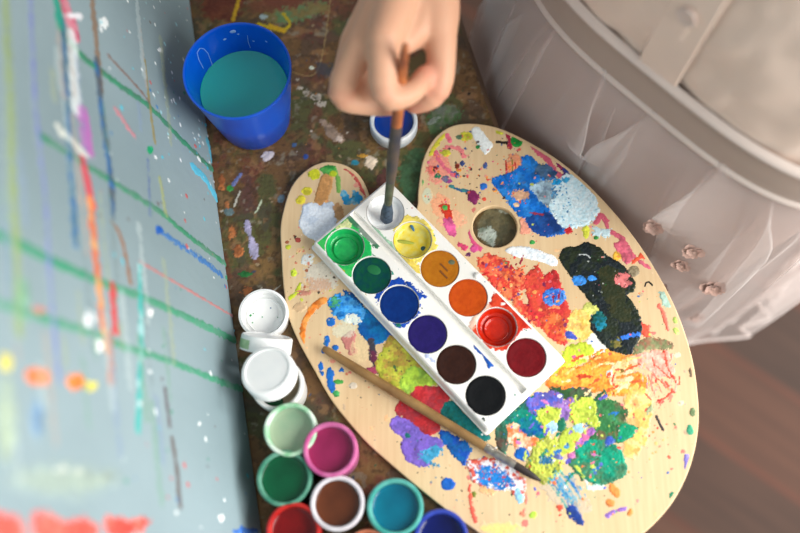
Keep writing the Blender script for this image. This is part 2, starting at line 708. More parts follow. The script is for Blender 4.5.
T.stroke([(244, 298), (262, 288)], 1.4, (190, 180, 160), dry=.2); T.stroke([(256, 304), (280, 286)], 1.2, (170, 165, 150), dry=.3)
T.stroke([(234, 206), (240, 192)], 2, (190, 185, 170), dry=.3); T.stroke([(255, 215), (262, 200)], 2, (190, 200, 170), dry=.4)
T.ell(297, 408, 5, 5, (150, 155, 110), c2=(90, 110, 60), edge=1)
T.daub([(476, 226), (486, 208), (500, 205), (515, 216), (517, 236), (505, 248), (485, 246)], (98, 96, 70), c2=(74, 78, 60), edge=2, alpha=.8, soft=2)
T.daub([(478, 232), (488, 226), (496, 234), (494, 245), (484, 243)], (165, 175, 165), c2=(110, 124, 110), edge=1.6, dry=.4)
T.ell(504, 211, 7, 3, (150, 155, 140), dry=.45, rot=20)
TREG = [(195, -5), (470, -5), (480, 80), (420, 160), (300, 280), (290, 330), (420, 500), (470, 540), (265, 540), (230, 280)]
T.spatter(170, TREG, [(190, 180, 165), (150, 130, 100), (60, 90, 60), (120, 50, 40), (60, 70, 90), (180, 120, 60), (40, 34, 28)], .3, 1.5, .15)
ec = np.array(E1)
nl = np.array(eleft)
for ob in T.build(table, M_crust, clip=lambda X, Y: ((X * .001 - ec[0]) * nl[0] + (Y * .001 - ec[1]) * nl[1]) > 0.003,
                  spatter_name='paint_crust', lift=0.0):
    part(ob, table)

# ------------------------------------------------------------------ easel board
B0, B1 = un(263.5, 533), un(191, 0)
bdir = (B1 - B0).normalized()
bl = Vector((-bdir.y, bdir.x, 0))
if bl.x > 0:
    bl = -bl
LEAN = R(16)
bup = (Vector((0, 0, 1)) * math.cos(LEAN) + bl * math.sin(LEAN)).normalized()
bn = bup.cross(bdir)
if bn.x < 0:
    bn = -bn
easel = empty('table_easel', B0 + bdir * 0.25)
tag(easel, 'grey-blue easel board streaked with dripped paint, leaning at the left', 'easel')
M_board = mat('easel_board_paint', (138, 157, 163), 0.5, (122, 141, 146), 7, spec=0.3, bump=0.15, bscale=160)
BO = B0
th = 0.014
vs = []
for k in (0, 1):
    for (a, b) in ((-0.13, 0.001), (0.56, 0.001), (0.56, 0.40), (-0.13, 0.40)):
        vs.append(BO + bdir * a + bup * b - bn * (th * k))
bm = bmesh.new()
V8 = [bm.verts.new(v) for v in vs]
for f in ((0, 1, 2, 3), (7, 6, 5, 4), (0, 4, 5, 1), (1, 5, 6, 2), (2, 6, 7, 3), (3, 7, 4, 0)):
    bm.faces.new([V8[i] for i in f])
bmesh.ops.recalc_face_normals(bm, faces=bm.faces)
bmesh.ops.bevel(bm, geom=list(bm.edges), offset=0.002, segments=3, affect='EDGES')
me = bpy.data.meshes.new('board')
bm.to_mesh(me)
bm.free()
part(link('board', me, M_board, None, False), easel)
# rear prop that keeps the board leaning
for a in (0.02, 0.42):
    f0 = BO + bdir * a + bup * 0.30 - bn * (th + 0.002)
    f1 = BO + bdir * a + bl * 0.20
    f1.z = 0.0
    vs = []
    for p in (f0, f1):
        for (sx, sy) in ((-1, -1), (1, -1), (1, 1), (-1, 1)):
            vs.append(p + bdir * 0.012 * sx + bl * 0.006 * (sy + 1) + Vector((0, 0, 0)))
    part(meshobj('prop', vs, [(0, 1, 2, 3), (7, 6, 5, 4), (0, 4, 5, 1), (1, 5, 6, 2), (2, 6, 7, 3), (3, 7, 4, 0)],
                 M_wood_edge, None, False), easel)

sgn = 1 if bdir.cross(bup).dot(bn) > 0 else -1
if sgn > 0:
    B = Paint(BO, bdir, bup, (-60, 2), (460, 300), 0.8, (135, 154, 158))
else:
    B = Paint(BO, -bdir, bup, (-460, 2), (60, 300), 0.8, (135, 154, 158))
_bs = B.stroke


def _thin(pts, wpx, c, label=None, **k):
    k.setdefault('alpha', .74)
    k['dry'] = max(k.get('dry', 0), .22)
    k['edge'] = k.get('edge', .6) * 1.3
    _bs(pts, wpx * .92, c, label, **k)


B.stroke = _thin
G = (36, 128, 84)
B.stroke([(60, 30), (80, 54), (118, 84), (150, 107), (182, 140), (213, 170)], 3.2, G, 'dark green drip running across the upper board', c2=(50, 110, 80), edge=.7)
B.stroke([(40, 135), (78, 160), (118, 185), (159, 211), (189, 236), (232, 269)], 3, G, 'green drip across the middle of the board', edge=.7, c2=(70, 130, 100))
B.stroke([(-12, 232), (20, 244), (57, 263), (101, 282), (142, 297), (182, 315), (235, 340)], 5.5, (40, 140, 96), 'broad green drip ending at the white lids', c2=(60, 140, 104), edge=.8)
B.stroke([(-10, 300), (54, 322), (101, 336), (126, 347), (164, 359), (206, 376), (249, 392)], 4.5, (50, 140, 100), 'lowest green drip across the board', c2=(90, 150, 124), edge=.8, dry=.2)
B.stroke([(4, -10), (10, 120), (14, 230), (18, 330)], 13, (140, 160, 92), 'olive green streak at the far left', edge=1.5, alpha=.75, soft=4)
B.stroke([(30, -5), (35, 100), (45, 200), (50, 280), (59, 382)], 6, (112, 120, 190), 'long violet streak', edge=1, alpha=.75, soft=2)
B.stroke([(62, 20), (67, 110), (72, 190), (75, 245)], 6.5, (26, 88, 158), 'long blue streak', c2=(40, 90, 120), edge=1, soft=1.2)
B.stroke([(57, -5), (60, 26)], 7, (20, 144, 116), 'teal streak', edge=1)
B.stroke([(64, 2), (75, 34)], 10, (206, 44, 84), 'crimson streak', c2=(225, 120, 140), edge=1.5)
B.ell(74, 16, 9, 3, (225, 225, 230), edge=1.2)
B.stroke([(71, 36), (74, 70), (77, 110)], 9, (222, 228, 228), 'thick white streak', edge=1.4)
B.stroke([(83, 115), (88, 148)], 13, (186, 92, 178), 'magenta smear', edge=2, soft=2)
B.stroke([(58, 128), (86, 156)], 5, (226, 226, 214), 'short white dash', edge=1)
B.stroke([(92, -5), (97, 50), (101, 90)], 4, (128, 98, 76), None, edge=1, dry=.3)
B.stroke([(96, 60), (103, 120), (111, 180), (113, 215)], 5, (36, 88, 150), 'narrow blue streak', c2=(70, 80, 90), edge=1, dry=.2)
B.stroke([(83, 160), (92, 204)], 7, (216, 62, 74), 'red streak', edge=1.2)
B.stroke([(90, 200), (96, 260), (104, 330), (108, 350)], 6.5, (232, 150, 84), 'orange yellow streak', c2=(214, 96, 60), edge=1.2)
B.stroke([(112, 285), (115, 330)], 6, (212, 52, 54), 'short red streak', edge=1.2)
B.stroke([(110, 338), (111, 382)], 6, (196, 92, 56), None, edge=1.2, dry=.3)
B.stroke([(112, 222), (122, 240), (130, 282)], 3, (140, 92, 66), None, edge=.8, dry=.2)
B.stroke([(140, 268), (141, 340), (138, 430)], 4.6, (50, 168, 160), 'turquoise streak of dots', c2=(150, 205, 205), edge=.8, dry=.25)
B.stroke([(193, 167), (206, 180), (217, 199)], 4, (70, 186, 222), 'bright cyan dash by the blue cup', edge=.9, dry=.2)
B.stroke([(207, 140), (214, 165)], 3, (60, 160, 190), None, edge=.9, dry=.3)
B.stroke([(165, 390), (170, 425)], 3.2, (84, 74, 78), None, edge=.7, dry=.35)
B.stroke([(172, 440), (177, 470), (180, 506)], 3.4, (88, 76, 74), 'dark dry drip', edge=.7, dry=.35)
B.stroke([(145, 60), (149, 100), (155, 142)], 1.8, (140, 124, 70), edge=.4)
B.stroke([(140, 262), (180, 285), (236, 318)], 1.2, (190, 110, 110), edge=.3, dry=.25)
B.stroke([(158, 229), (176, 242), (200, 258), (222, 276)], 3, (44, 104, 178), edge=1, dry=.5)
B.ell(159, 230, 3, 4, (30, 90, 176), edge=.8)
B.stroke([(108, 55), (140, 90), (150, 104)], 1.4, (120, 90, 80), edge=.4)
B.stroke([(148, 160), (150, 215)], 2, (90, 110, 150), edge=.6, dry=.5)
B.stroke([(160, 178), (166, 215)], 3, (150, 160, 110), edge=.6, dry=.4)
B.stroke([(115, 108), (134, 136)], 3, (200, 120, 130), edge=.8, dry=.4)
for (x, y, rx, ry, c) in ((38, 377, 12, 8, (228, 124, 74)), (76, 382, 9, 7, (236, 130, 60)), (90, 386, 8, 4, (206, 196, 90)),
                          (98, 346, 4.5, 6, (236, 240, 236)), (150, 312, 3.5, 4, (240, 242, 240)), (90, 318, 5, 9, (220, 226, 228)),
                          (6, 364, 6, 9, (210, 200, 100)), (40, 310, 7, 4, (190, 130, 120)), (104, 22, 4, 5, (222, 228, 228)),
                          (160, 50, 3, 2, (220, 226, 228)), (150, 150, 3, 3, (30, 150, 100)), (222, 518, 3, 3, (225, 230, 230)),
                          (60, 470, 6, 3, (200, 206, 200)), (78, 472, 5, 3, (200, 206, 200))):
    B.ell(x, y, rx, ry, c, None, edge=1.4)
B.ell(37, 418, 7, 22, (108, 146, 186), edge=2, alpha=.8, soft=2)
B.ell(22, 300, 9, 28, (110, 170, 130), edge=2, alpha=.6, soft=4)
B.ell(62, 480, 60, 20, (150, 166, 150), edge=4, alpha=.7, soft=6)
B.ell(6, 420, 14, 50, (165, 182, 150), edge=4, alpha=.7, soft=6)
for P in ([(-20, 516), (14, 518), (22, 540), (-20, 545)], [(34, 514), (60, 520), (94, 522), (92, 540), (40, 540)],
          [(108, 516), (130, 520), (152, 519), (140, 530), (120, 536), (108, 532)]):
    B.daub(P, (214, 76, 66), 'red paint blot near the bottom of the board', edge=2, c2=(224, 110, 96))
B.ell(245, 531, 12, 3, (60, 110, 190), edge=1.5, dry=.3)
for k in range(44):
    x, y = B.rs.uniform(2, 170), B.rs.uniform(-10, 420)
    L_ = B.rs.uniform(20, 120)
    B.stroke([(x, y), (x + L_ * .05, y + L_ * .5), (x + L_ * .1, y + L_)], B.rs.uniform(1.5, 6), ((176, 190, 192), (110, 128, 132), (150, 160, 130), (120, 140, 170), (170, 150, 140), (110, 150, 130))[k % 6], None, edge=1.2, alpha=.45, dry=.35, h=.1)
BREG = [(100, -5), (188, -5), (238, 300), (255, 530), (120, 530), (90, 200)]
B.spatter(150, BREG, [(222, 228, 228), (225, 230, 232), (60, 120, 170), (60, 140, 110), (190, 90, 90), (110, 110, 110), (80, 180, 200)], .4, 1.7)
B.spatter(60, [(120, -5), (188, -5), (205, 150), (160, 150)], [(226, 232, 232), (150, 200, 210)], .4, 1.3)
B.spatter(40, [(190, 130), (208, 120), (218, 190), (205, 190)], [(70, 180, 210), (226, 232, 232)], .4, 1.6)
for ob in B.build(easel, M_boardpaint, spatter_label='fine paint spatter'):
    part(ob, easel)

# ------------------------------------------------------------------ palette
PT = 0.0052                              # palette thickness
PZ = 0.0004 + PT
palette = empty('painters_palette', un(520, 300, 0.0004))
tag(palette, 'kidney-shaped plywood palette crusted with many paints, overhanging the table edge', 'palette')
OUT = [(283, 250), (282, 232), (284, 215), (292, 189), (305, 173), (322, 164), (340, 165), (355, 173), (364, 186),
       (371, 204), (382, 221), (398, 230), (412, 222), (419, 206), (420, 190), (424, 163), (433, 143), (447, 130),
       (465, 125), (489, 127), (510, 134), (535, 147), (560, 163), (585, 184), (611, 211), (635, 241), (655, 272),
       (672, 304), (684, 335), (692, 365), (696, 395), (697, 420), (694, 445), (687, 470), (675, 495), (660, 515),
       (641, 533), (615, 550), (585, 560), (555, 563), (525, 557), (500, 545), (477, 529), (447, 508), (417, 484),
       (390, 461), (364, 437), (335, 402), (317, 371), (302, 344), (291, 318), (285, 285)]
HOLE = (495, 226.5, 24)
pw = [un(x, y, PZ) for x, y in OUT]
cu = bpy.data.curves.new('palette_outline', 'CURVE')
cu.dimensions = '2D'
cu.fill_mode = 'BOTH'
PW = catmull([(p.x, p.y) for p in pw], True, 4)
sp = cu.splines.new('POLY')
sp.points.add(len(PW) - 1)
for i, p in enumerate(PW):
    sp.points[i].co = (p[0], p[1], 0, 1)
sp.use_cyclic_u = True
hc = un(HOLE[0], HOLE[1], PZ)
hr = (un(HOLE[0] + HOLE[2], HOLE[1], PZ) - hc).length
sp = cu.splines.new('POLY')
sp.points.add(63)
for i in range(64):
    a = 2 * math.pi * i / 64
    sp.points[i].co = (hc.x + hr * math.cos(a), hc.y + hr * .99 * math.sin(a), 0, 1)
sp.use_cyclic_u = True
cu.extrude = PT / 2 - 0.0008
cu.bevel_depth = 0.0008
cu.offset = 0.0004
cu.bevel_resolution = 2
tmp = bpy.data.objects.new('tmp', cu)
COL.objects.link(tmp)
bpy.context.view_layer.update()
me = bpy.data.meshes.new_from_object(tmp.evaluated_get(bpy.context.evaluated_depsgraph_get()))
bpy.data.objects.remove(tmp)
for v in me.vertices:
    v.co.z += 0.0004 + PT / 2
me.name = 'board'
me.materials.clear()
part(link('board', me, M_ply, None, False), palette)

P = Paint((0, 0, PZ), (1, 0, 0), (0, 1, 0), (-95, -15), (215, 300), 0.42, (224, 194, 152))
exec_list = []
D, EL, ST = P.daub, P.ell, P.stroke
# stains first
PREG = OUT
REG_R = [(430, 160), (470, 130), (530, 150), (600, 210), (660, 300), (690, 400), (660, 500), (560, 540), (500, 440), (560, 360), (500, 260)]
P.spatter(260, OUT, [(226, 150, 130), (236, 190, 140), (214, 120, 110), (196, 170, 140), (240, 210, 180)], .3, 2.2, .05)
EL(427, 196, 6, 9, (196, 214, 190), alpha=.7, soft=1.5, h=.1)
EL(514, 163, 9, 9, (228, 150, 110), dry=.52, edge=2)
EL(524, 226, 11, 8, (236, 158, 132), 'salmon pink stain by the thumb hole', dry=.38, edge=2)
EL(323, 275, 18, 15, (206, 204, 194), 'chalky white haze on the left', dry=.50, edge=3, alpha=.75, h=.15)
EL(500, 529, 22, 8, (232, 214, 110), alpha=.6, soft=3, edge=2, h=.1)
EL(487, 490, 10, 5, (240, 178, 120), alpha=.8, edge=2, soft=1)
D([(540, 482), (565, 476), (592, 508), (575, 514), (552, 502)], (186, 176, 158), 'grey brushed stain', edge=2, dry=.50, alpha=.6, h=.1)
EL(440, 205, 10, 12, (238, 170, 130), dry=.5, edge=2, h=.1)
EL(452, 220, 14, 10, (236, 176, 140), dry=.5, edge=2, h=.1)
EL(438, 168, 12, 16, (232, 150, 130), dry=.47, edge=2, h=.1)
# left lobe
D([(314, 169), (319, 172), (319, 177), (314, 179), (308, 177), (308, 172)], (204, 206, 44), 'yellow blob on the left lobe')
D([(323, 174.5), (333, 177), (326, 202), (315, 202)], (193, 140, 84), 'tan brown stroke on the left lobe', edge=.7)
D([(320, 169), (328, 164.5), (335, 166), (337, 174), (332, 176), (322, 172)], (84, 168, 74), 'green blob on the left lobe', c2=(50, 140, 60))
ST([(336, 172), (338, 180), (339, 191)], 4, (122, 172, 84), 'green drip on the left lobe')
EL(333, 174, 3.5, 3, (180, 200, 40))
EL(307, 191, 5.5, 4, (218, 206, 56), 'small yellow dab'); EL(301, 200, 4.8, 4.6, (222, 206, 60), 'small yellow dab')
D([(303, 205), (314, 203), (320, 205), (333, 203), (335, 215), (337, 222), (330, 236), (318, 241), (306, 235), (299, 225), (301, 215)], (226, 233, 241), 'large white daub on the left lobe', c2=(205, 216, 230), edge=1, h=.5)
D([(341, 191), (346, 192), (351, 198), (353, 190), (358, 193), (363, 199), (359, 203), (350, 204), (343, 203)], (34, 140, 190), 'blue dab on the left lobe', c2=(150, 190, 200))
ST([(346, 169), (356, 178), (366, 197)], 3, (196, 84, 78), None, edge=1, dry=.35)
ST([(350, 170), (362, 182)], 2.4, (214, 120, 90), dry=.4, edge=1)
EL(339, 212, 5, 10, (176, 128, 82), edge=1.6, alpha=.8, rot=-20)
EL(298, 240, 3, 2.6, (176, 76, 66)); EL(288, 247, 2.5, 2.2, (196, 204, 60)); EL(294, 273, 3.6, 3.4, (190, 206, 60))
ST([(300, 284), (297, 292), (289, 299)], 4, (192, 204, 54), 'lime drip by the left edge', edge=.8)
EL(307, 260, 7, 6, (214, 222, 222), edge=1.6, alpha=.9)
EL(305, 293, 7, 3, (190, 130, 110), edge=1.5, dry=.35)
EL(300, 308, 6, 5, (196, 160, 120), edge=1.5, alpha=.6, soft=1)
D([(323, 297), (327, 301), (315, 311), (307, 323), (305, 336), (303, 347), (299, 338), (300, 328), (304, 317), (313, 304)], (238, 128, 44), 'orange curved stroke', c2=(244, 160, 80), edge=.8)
D([(343, 290), (355, 296), (366, 308), (392, 331), (388, 340), (372, 345), (362, 336), (356, 322), (348, 305)], (8, 86, 160), 'deep blue daub beside the paint box', c2=(4, 110, 170), edge=1.4, h=.45)
D([(328, 301), (341, 294), (355, 300), (366, 310), (361, 322), (347, 320), (333, 314)], (70, 158, 224), 'sky blue daub beside the paint box', c2=(14, 106, 190), edge=2, mixf=.4, h=.5)
EL(352, 320, 8, 5, (230, 236, 224), c2=(150, 200, 220), edge=2, dry=.4)
EL(335, 303, 5, 5, (70, 160, 110), edge=1.8, dry=.4)
D([(341, 340), (348, 333), (354, 331), (356, 338), (354, 345), (357, 352), (352, 356), (347, 348)], (190, 112, 110), 'mauve smudge', edge=1.2, alpha=.85)
for (x, y, rx, ry) in ((327, 341, 2.6, 5), (331, 322, 4, 4), (336, 347, 3, 2.6), (324, 351, 2.8, 3), (341, 370, 2.8, 2.6), (330, 376, 3.6, 8), (331, 387, 4.6, 6), (321, 374, 3.4, 3), (321, 366, 2, 4)):
    EL(x, y, rx, ry, (24, 104, 190), 'small blue spot in a chain along the left edge', edge=.9)
EL(339, 382, 5, 2.4, (70, 160, 70)); EL(336, 394, 3, 3, (60, 150, 80))
EL(353, 386, 4, 3, (206, 206, 200), alpha=.6)
ST([(371, 342), (374, 358), (377, 370)], 6, (104, 44, 70), 'dark plum stroke', edge=1.4, c2=(60, 60, 70))
EL(372, 370, 6, 3.5, (170, 70, 100), edge=1.2)
D([(378, 357), (390, 336), (401, 343), (415, 357), (432, 375), (438, 384), (422, 388), (409, 396), (397, 388), (380, 377), (375, 366)], (182, 186, 62), 'olive yellow daub under the loose brush', c2=(176, 142, 66), edge=1.4, h=.4, mixf=.22)
D([(402, 376), (414, 366), (428, 373), (436, 384), (420, 389), (408, 395), (400, 386)], (172, 206, 66), 'lime daub under the loose brush', edge=1.4, c2=(140, 180, 70))
P.spatter(30, [(380, 350), (395, 345), (415, 362), (400, 385), (382, 374)], [(90, 120, 60), (60, 100, 60), (120, 90, 60)], .3, 1.0)
D([(409, 395), (419, 386), (442, 387), (450, 398), (444, 409), (442, 420), (438, 431), (427, 436), (414, 430), (402, 420), (395, 411), (399, 402)], (190, 44, 50), 'red daub under the loose brush', c2=(164, 52, 62), edge=1.2, h=.4)
D([(390, 424), (394, 417), (404, 418), (414, 424), (424, 434), (438, 439), (443, 446), (432, 448), (425, 453), (430, 464), (420, 466), (408, 461), (401, 448), (403, 438), (394, 432)], (126, 98, 198), 'violet daub below the loose brush', c2=(112, 92, 182), edge=.9, h=.4)
EL(408, 436, 2.6, 2.6, (20, 110, 110))
D([(426, 448), (438, 446), (442, 454), (434, 460), (438, 466), (426, 464), (420, 456)], (60, 150, 190), edge=2, dry=.44)
D([(441, 409), (451, 400), (465, 413), (483, 429), (490, 436), (483, 442), (471, 436), (458, 428), (444, 418)], (0, 104, 104), 'dark teal daub by the black pan', c2=(10, 90, 80), edge=1.3, h=.4)
D([(440, 431), (448, 432), (461, 440), (472, 449), (468, 458), (464, 464), (455, 457), (448, 449), (441, 440)], (20, 80, 178), 'blue daub below the loose brush', edge=1.3, c2=(16, 100, 170), h=.45)
EL(448, 484, 6.8, 6.4, (22, 92, 184), 'round blue spot near the lower edge', edge=.7)
# right lobe, upper part
ST([(444, 135), (437, 143), (431, 154)], 5, (208, 200, 62), 'yellow stroke along the top edge', edge=1.2)
EL(466, 136, 7, 4.6, (208, 204, 60), 'yellow dab', edge=1); EL(445, 153, 4.2, 3.8, (206, 202, 62), edge=1)
EL(459, 137, 3, 2.4, (90, 120, 90))
D([(472, 129), (480, 128), (486, 137), (492, 144), (491, 149), (485, 154), (480, 147), (474, 138)], (232, 238, 236), 'white daub at the top of the palette', edge=.9, h=.5)
ST([(447, 135), (450, 141)], 4, (224, 110, 130)); ST([(447, 147), (458, 148), (464, 156)], 4, (230, 130, 130), edge=1, dry=.2)
ST([(436, 153), (443, 166), (454, 175)], 4.5, (222, 108, 128), 'pink stroke on the upper lobe', edge=.9)
EL(432, 170, 4.4, 4.6, (230, 104, 96), edge=1.3, alpha=.8); EL(436, 168, 1.8, 1.8, (150, 20, 24))
EL(447, 180, 5.2, 3.6, (70, 110, 120), c2=(150, 70, 130), rot=20); EL(438, 176, 3.4, 2.6, (30, 120, 84)); EL(421, 182, 2.6, 3.2, (44, 156, 72))
EL(457, 176, 2.2, 2, (70, 80, 160)); ST([(451, 186), (460, 190), (472, 192)], 2.8, (40, 90, 140), c2=(60, 130, 130), edge=.8)
EL(457, 166, 2.6, 3, (120, 40, 24), edge=1); EL(459, 170, 2.4, 1.6, (240, 150, 40)); EL(462, 163, 2, 3, (50, 70, 120), edge=1); EL(485, 166, 2.2, 3, (60, 90, 150), edge=1.2)
D([(470, 190), (476, 193), (480, 199), (474, 204), (468, 197)], (120, 34, 84), 'plum spot', edge=1.2)
EL(478, 147, 2.2, 2, (40, 140, 70)); EL(516.5, 141, 6.2, 5.8, (22, 132, 50), 'round green spot by the top edge', edge=.4)
ST([(497, 142), (509, 143)], 2.6, (40, 30, 24)); ST([(508, 131), (510, 148)], 4, (168, 40, 70), edge=1, dry=.2)
EL(500, 131, 4, 3.6, (206, 206, 60), edge=1)
EL(483.5, 186.5, 3.8, 3.7, (40, 112, 202), 'small round blue spot'); EL(495, 190, 2.4, 2, (248, 160, 70))
ST([(522, 139), (530, 142), (538, 152), (548, 160), (554, 170), (561, 177)], 5.2, (202, 90, 112), 'raspberry pink stroke along the upper edge', edge=.9)
ST([(557, 160), (567, 174)], 6, (36, 64, 136), 'dark blue and plum scrap', c2=(150, 30, 80), edge=1.4, dry=.25)
for k in range(5):
    ST([(506 + k * 3, 160 + k % 2 * 3), (507 + k * 3, 178 - k)], 1.2, ((196, 60, 50), (240, 140, 90), (120, 120, 40))[k % 3], edge=.5, dry=.3)
# blue / white group
D([(492, 180), (508, 173), (520, 168), (522, 158), (530, 156), (538, 163), (550, 166), (553, 178), (543, 183), (534, 190), (546, 204), (552, 213), (560, 224), (566, 233), (541, 235), (526, 221), (517, 214), (509, 204), (498, 190)], (8, 102, 194), 'bright blue daub on the upper lobe', c2=(40, 130, 212), edge=1.6, h=.5)
D([(538, 165), (550, 166), (556, 174), (548, 180), (536, 174)], (66, 96, 126), 'slate blue daub', edge=1.8, c2=(30, 70, 120))
EL(520, 195, 8, 5, (224, 176, 138), edge=1.8, c2=(200, 150, 120)); EL(517, 205, 3, 2, (226, 190, 150), edge=1)
D([(526, 222), (535, 214), (550, 214), (564, 231), (556, 235), (540, 235)], (18, 62, 134), 'navy daub', edge=1.5, c2=(14, 84, 160))
D([(530, 186), (546, 181), (557, 192), (553, 207), (544, 204), (537, 196)], (150, 178, 194), 'grey blue daub', edge=1.8, c2=(110, 130, 150), mixf=.4)
ST([(530, 213), (543, 215)], 2, (150, 50, 70))
D([(559, 178), (570, 174), (584, 178), (592, 188), (598, 204), (599, 214), (590, 223), (574, 229), (562, 227), (552, 214), (549, 206), (556, 196), (554, 186)], (212, 230, 236), 'large frosty white daub with pale blue flecks', c2=(192, 222, 232), edge=1.8, h=.5, mixf=.6)
P.spatter(120, [(552, 184), (566, 178), (572, 200), (566, 226), (550, 212)], [(40, 130, 190), (90, 160, 200), (60, 110, 150)], .25, .8, .1)
P.spatter(40, [(560, 176), (592, 186), (598, 214), (575, 228), (562, 220)], [(120, 180, 210), (236, 244, 246)], .25, .8, .1)
EL(557, 182, 4, 3.4, (30, 150, 210), edge=1.3); EL(566, 180, 4, 3, (60, 160, 210), edge=1.3)
EL(568, 231, 4.6, 3.6, (188, 30, 36), 'red spot', edge=1.2)
ST([(588, 180), (595, 192)], 4, (198, 70, 100), edge=.9)
ST([(596, 222), (602, 215), (606, 222)], 5, (204, 92, 112), edge=.9)
D([(602, 216), (611, 229), (622, 235), (627, 243), (635, 254), (643, 262), (656, 268), (653, 270), (640, 264), (634, 259), (627, 264), (622, 259), (617, 251), (614, 244), (619, 240), (607, 231)], (206, 96, 116), 'raspberry pink drip on the right', edge=.9, h=.4)
EL(602, 232, 9, 4.6, (192, 216, 222), 'pale grey blue star', edge=2.6)
EL(586, 232, 3.4, 7, (204, 208, 66), 'lime dash', edge=.8); EL(621, 216, 3, 3.6, (206, 210, 120)); EL(596, 238, 2, 1.8, (60, 150, 70)); EL(532, 242, 2.6, 2.2, (60, 160, 74))
ST([(645, 244), (645, 257)], 4.4, (228, 74, 52), 'vermilion mark', edge=1.3); ST([(634, 262), (642, 255)], 3, (228, 90, 60), edge=1)
EL(649, 260, 2.8, 2, (90, 190, 90)); EL(660, 266, 3, 5, (226, 80, 60), edge=1.3, dry=.3)
EL(616, 256, 4.4, 4.6, (236, 180, 60), 'amber spot', edge=1)
EL(668, 298, 8, 9, (176, 208, 190), 'pale mint patch', edge=2, dry=.36)
EL(634, 271, 5.6, 5.3, (160, 146, 118), 'grey disc', c2=(130, 116, 90), mixf=.9, edge=.3)
ST([(645, 286), (646, 283), (649, 282), (652, 285)], 1.3, (40, 36, 30), edge=.2)
# hole rim and white stroke
ST([(471, 231), (474, 241), (480, 249)], 5, (216, 84, 128), 'pink stroke by the thumb hole', edge=.9); EL(474, 249, 4, 3.6, (214, 84, 146), edge=.7)
D([(440, 206), (446, 204), (452, 212), (450, 222), (444, 216)], (196, 50, 30), 'red spot by the yellow pan', edge=1.2)
D([(442, 218), (450, 219), (456, 226), (455, 236), (448, 234)], (216, 90, 146), 'pink spot by the yellow pan', edge=1.4)
EL(445, 208, 2.6, 3, (80, 170, 80)); EL(462, 246, 5, 3, (206, 70, 110), edge=1.4, rot=30); EL(468, 255, 3, 2, (100, 40, 90), edge=1)
D([(505, 250), (520, 246), (540, 251), (554, 256), (558, 262), (554, 266), (544, 263), (530, 259), (514, 256)], (240, 243, 242), 'long white stroke', c2=(222, 232, 240), edge=.7, h=.55)
# red group
D([(476, 262), (490, 255), (506, 259), (512, 268), (524, 272), (526, 286), (518, 296), (530, 308), (540, 326), (524, 316), (510, 301), (496, 287)], (216, 66, 54), 'mottled red and orange crust', c2=(236, 130, 84), edge=2.4, h=.5, mixf=.35)
P.spatter(60, [(484, 262), (510, 264), (524, 290), (520, 306), (500, 286)], [(130, 40, 90), (244, 190, 120), (180, 30, 40), (120, 90, 150), (240, 120, 60)], .4, 1.6, .3)
D([(524, 284), (530, 272), (538, 266), (545, 275), (557, 271), (561, 286), (566, 300), (571, 318), (565, 332), (566, 345), (552, 339), (540, 327), (527, 312), (528, 298)], (202, 52, 54), 'large red daub beside the paint box', c2=(214, 76, 56), edge=1.6, h=.5, mixf=.12)
D([(540, 318), (556, 314), (566, 324), (564, 343), (552, 338), (542, 328)], (232, 116, 62), 'orange red daub', edge=1.8, c2=(206, 62, 50), mixf=.4)
EL(554, 297, 12, 9.4, (72, 142, 228), 'bright blue oval on red', c2=(44, 92, 190), edge=.9, mixf=.7, h=.6)
# yellow group
D([(572, 312), (588, 312), (593, 324), (591, 335), (583, 340), (570, 342), (567, 330)], (248, 204, 116), 'pale yellow daub', edge=1.6, c2=(246, 180, 80))
EL(591, 308, 9, 6, (216, 222, 112), 'pale lime daub', edge=1.6, alpha=.9)
D([(590, 335), (598, 336), (610, 352), (597, 359), (584, 351)], (242, 240, 228), 'white daub under the black', edge=.9, h=.4)
D([(548, 374), (558, 364), (564, 350), (570, 346), (586, 343), (595, 352), (586, 361), (570, 367), (560, 373)], (196, 214, 62), 'lime daub at the corner of the paint box', edge=1.2, h=.45)
D([(546, 384), (560, 371), (580, 366), (592, 358), (608, 351), (624, 356), (630, 370), (642, 375), (648, 386), (640, 396), (610, 394), (580, 388), (560, 388)], (248, 168, 62), 'large orange yellow daub', c2=(238, 124, 44), edge=1.8, h=.5, mixf=.2)
D([(612, 366), (626, 362), (634, 374), (626, 388), (612, 384)], (246, 212, 170), edge=2, dry=.34, c2=(244, 190, 130))
D([(630, 386), (646, 388), (652, 408), (646, 440), (633, 458), (621, 452), (628, 432), (622, 408)], (246, 184, 92), 'soft orange daub on the right', c2=(240, 206, 140), edge=2, alpha=.9, soft=1, h=.3)
EL(571, 336, 6, 4, (64, 84, 176), 'blue scrap on yellow', rot=25, edge=1.2); EL(574, 357, 2.6, 2.2, (224, 90, 140))
EL(609, 374, 3.4, 3.6, (190, 214, 206), edge=1); EL(622, 371, 4, 2.6, (130, 100, 40), edge=1)
D([(640, 353), (668, 350), (671, 362), (674, 372), (660, 376), (646, 370), (638, 362)], (240, 156, 136), 'salmon pink patch on the right', edge=2, dry=.34, c2=(244, 190, 170))
ST([(664, 352), (668, 368), (678, 385)], 2, (232, 80, 60), edge=.9, dry=.2); ST([(616, 370), (612, 382), (618, 388)], 2, (220, 60, 44), edge=.8, dry=.2)
ST([(652, 374), (664, 384), (674, 392)], 1.6, (232, 90, 70), edge=.8, dry=.3); ST([(656, 366), (670, 378)], 1.5, (232, 90, 70), edge=.8, dry=.3); ST([(660, 402), (672, 392)], 2.2, (228, 80, 60), edge=.8, dry=.3)
EL(661, 402, 3, 2.4, (222, 70, 60), edge=1); EL(584, 377, 8, 2.4, (220, 80, 40), edge=1.4, dry=.3)
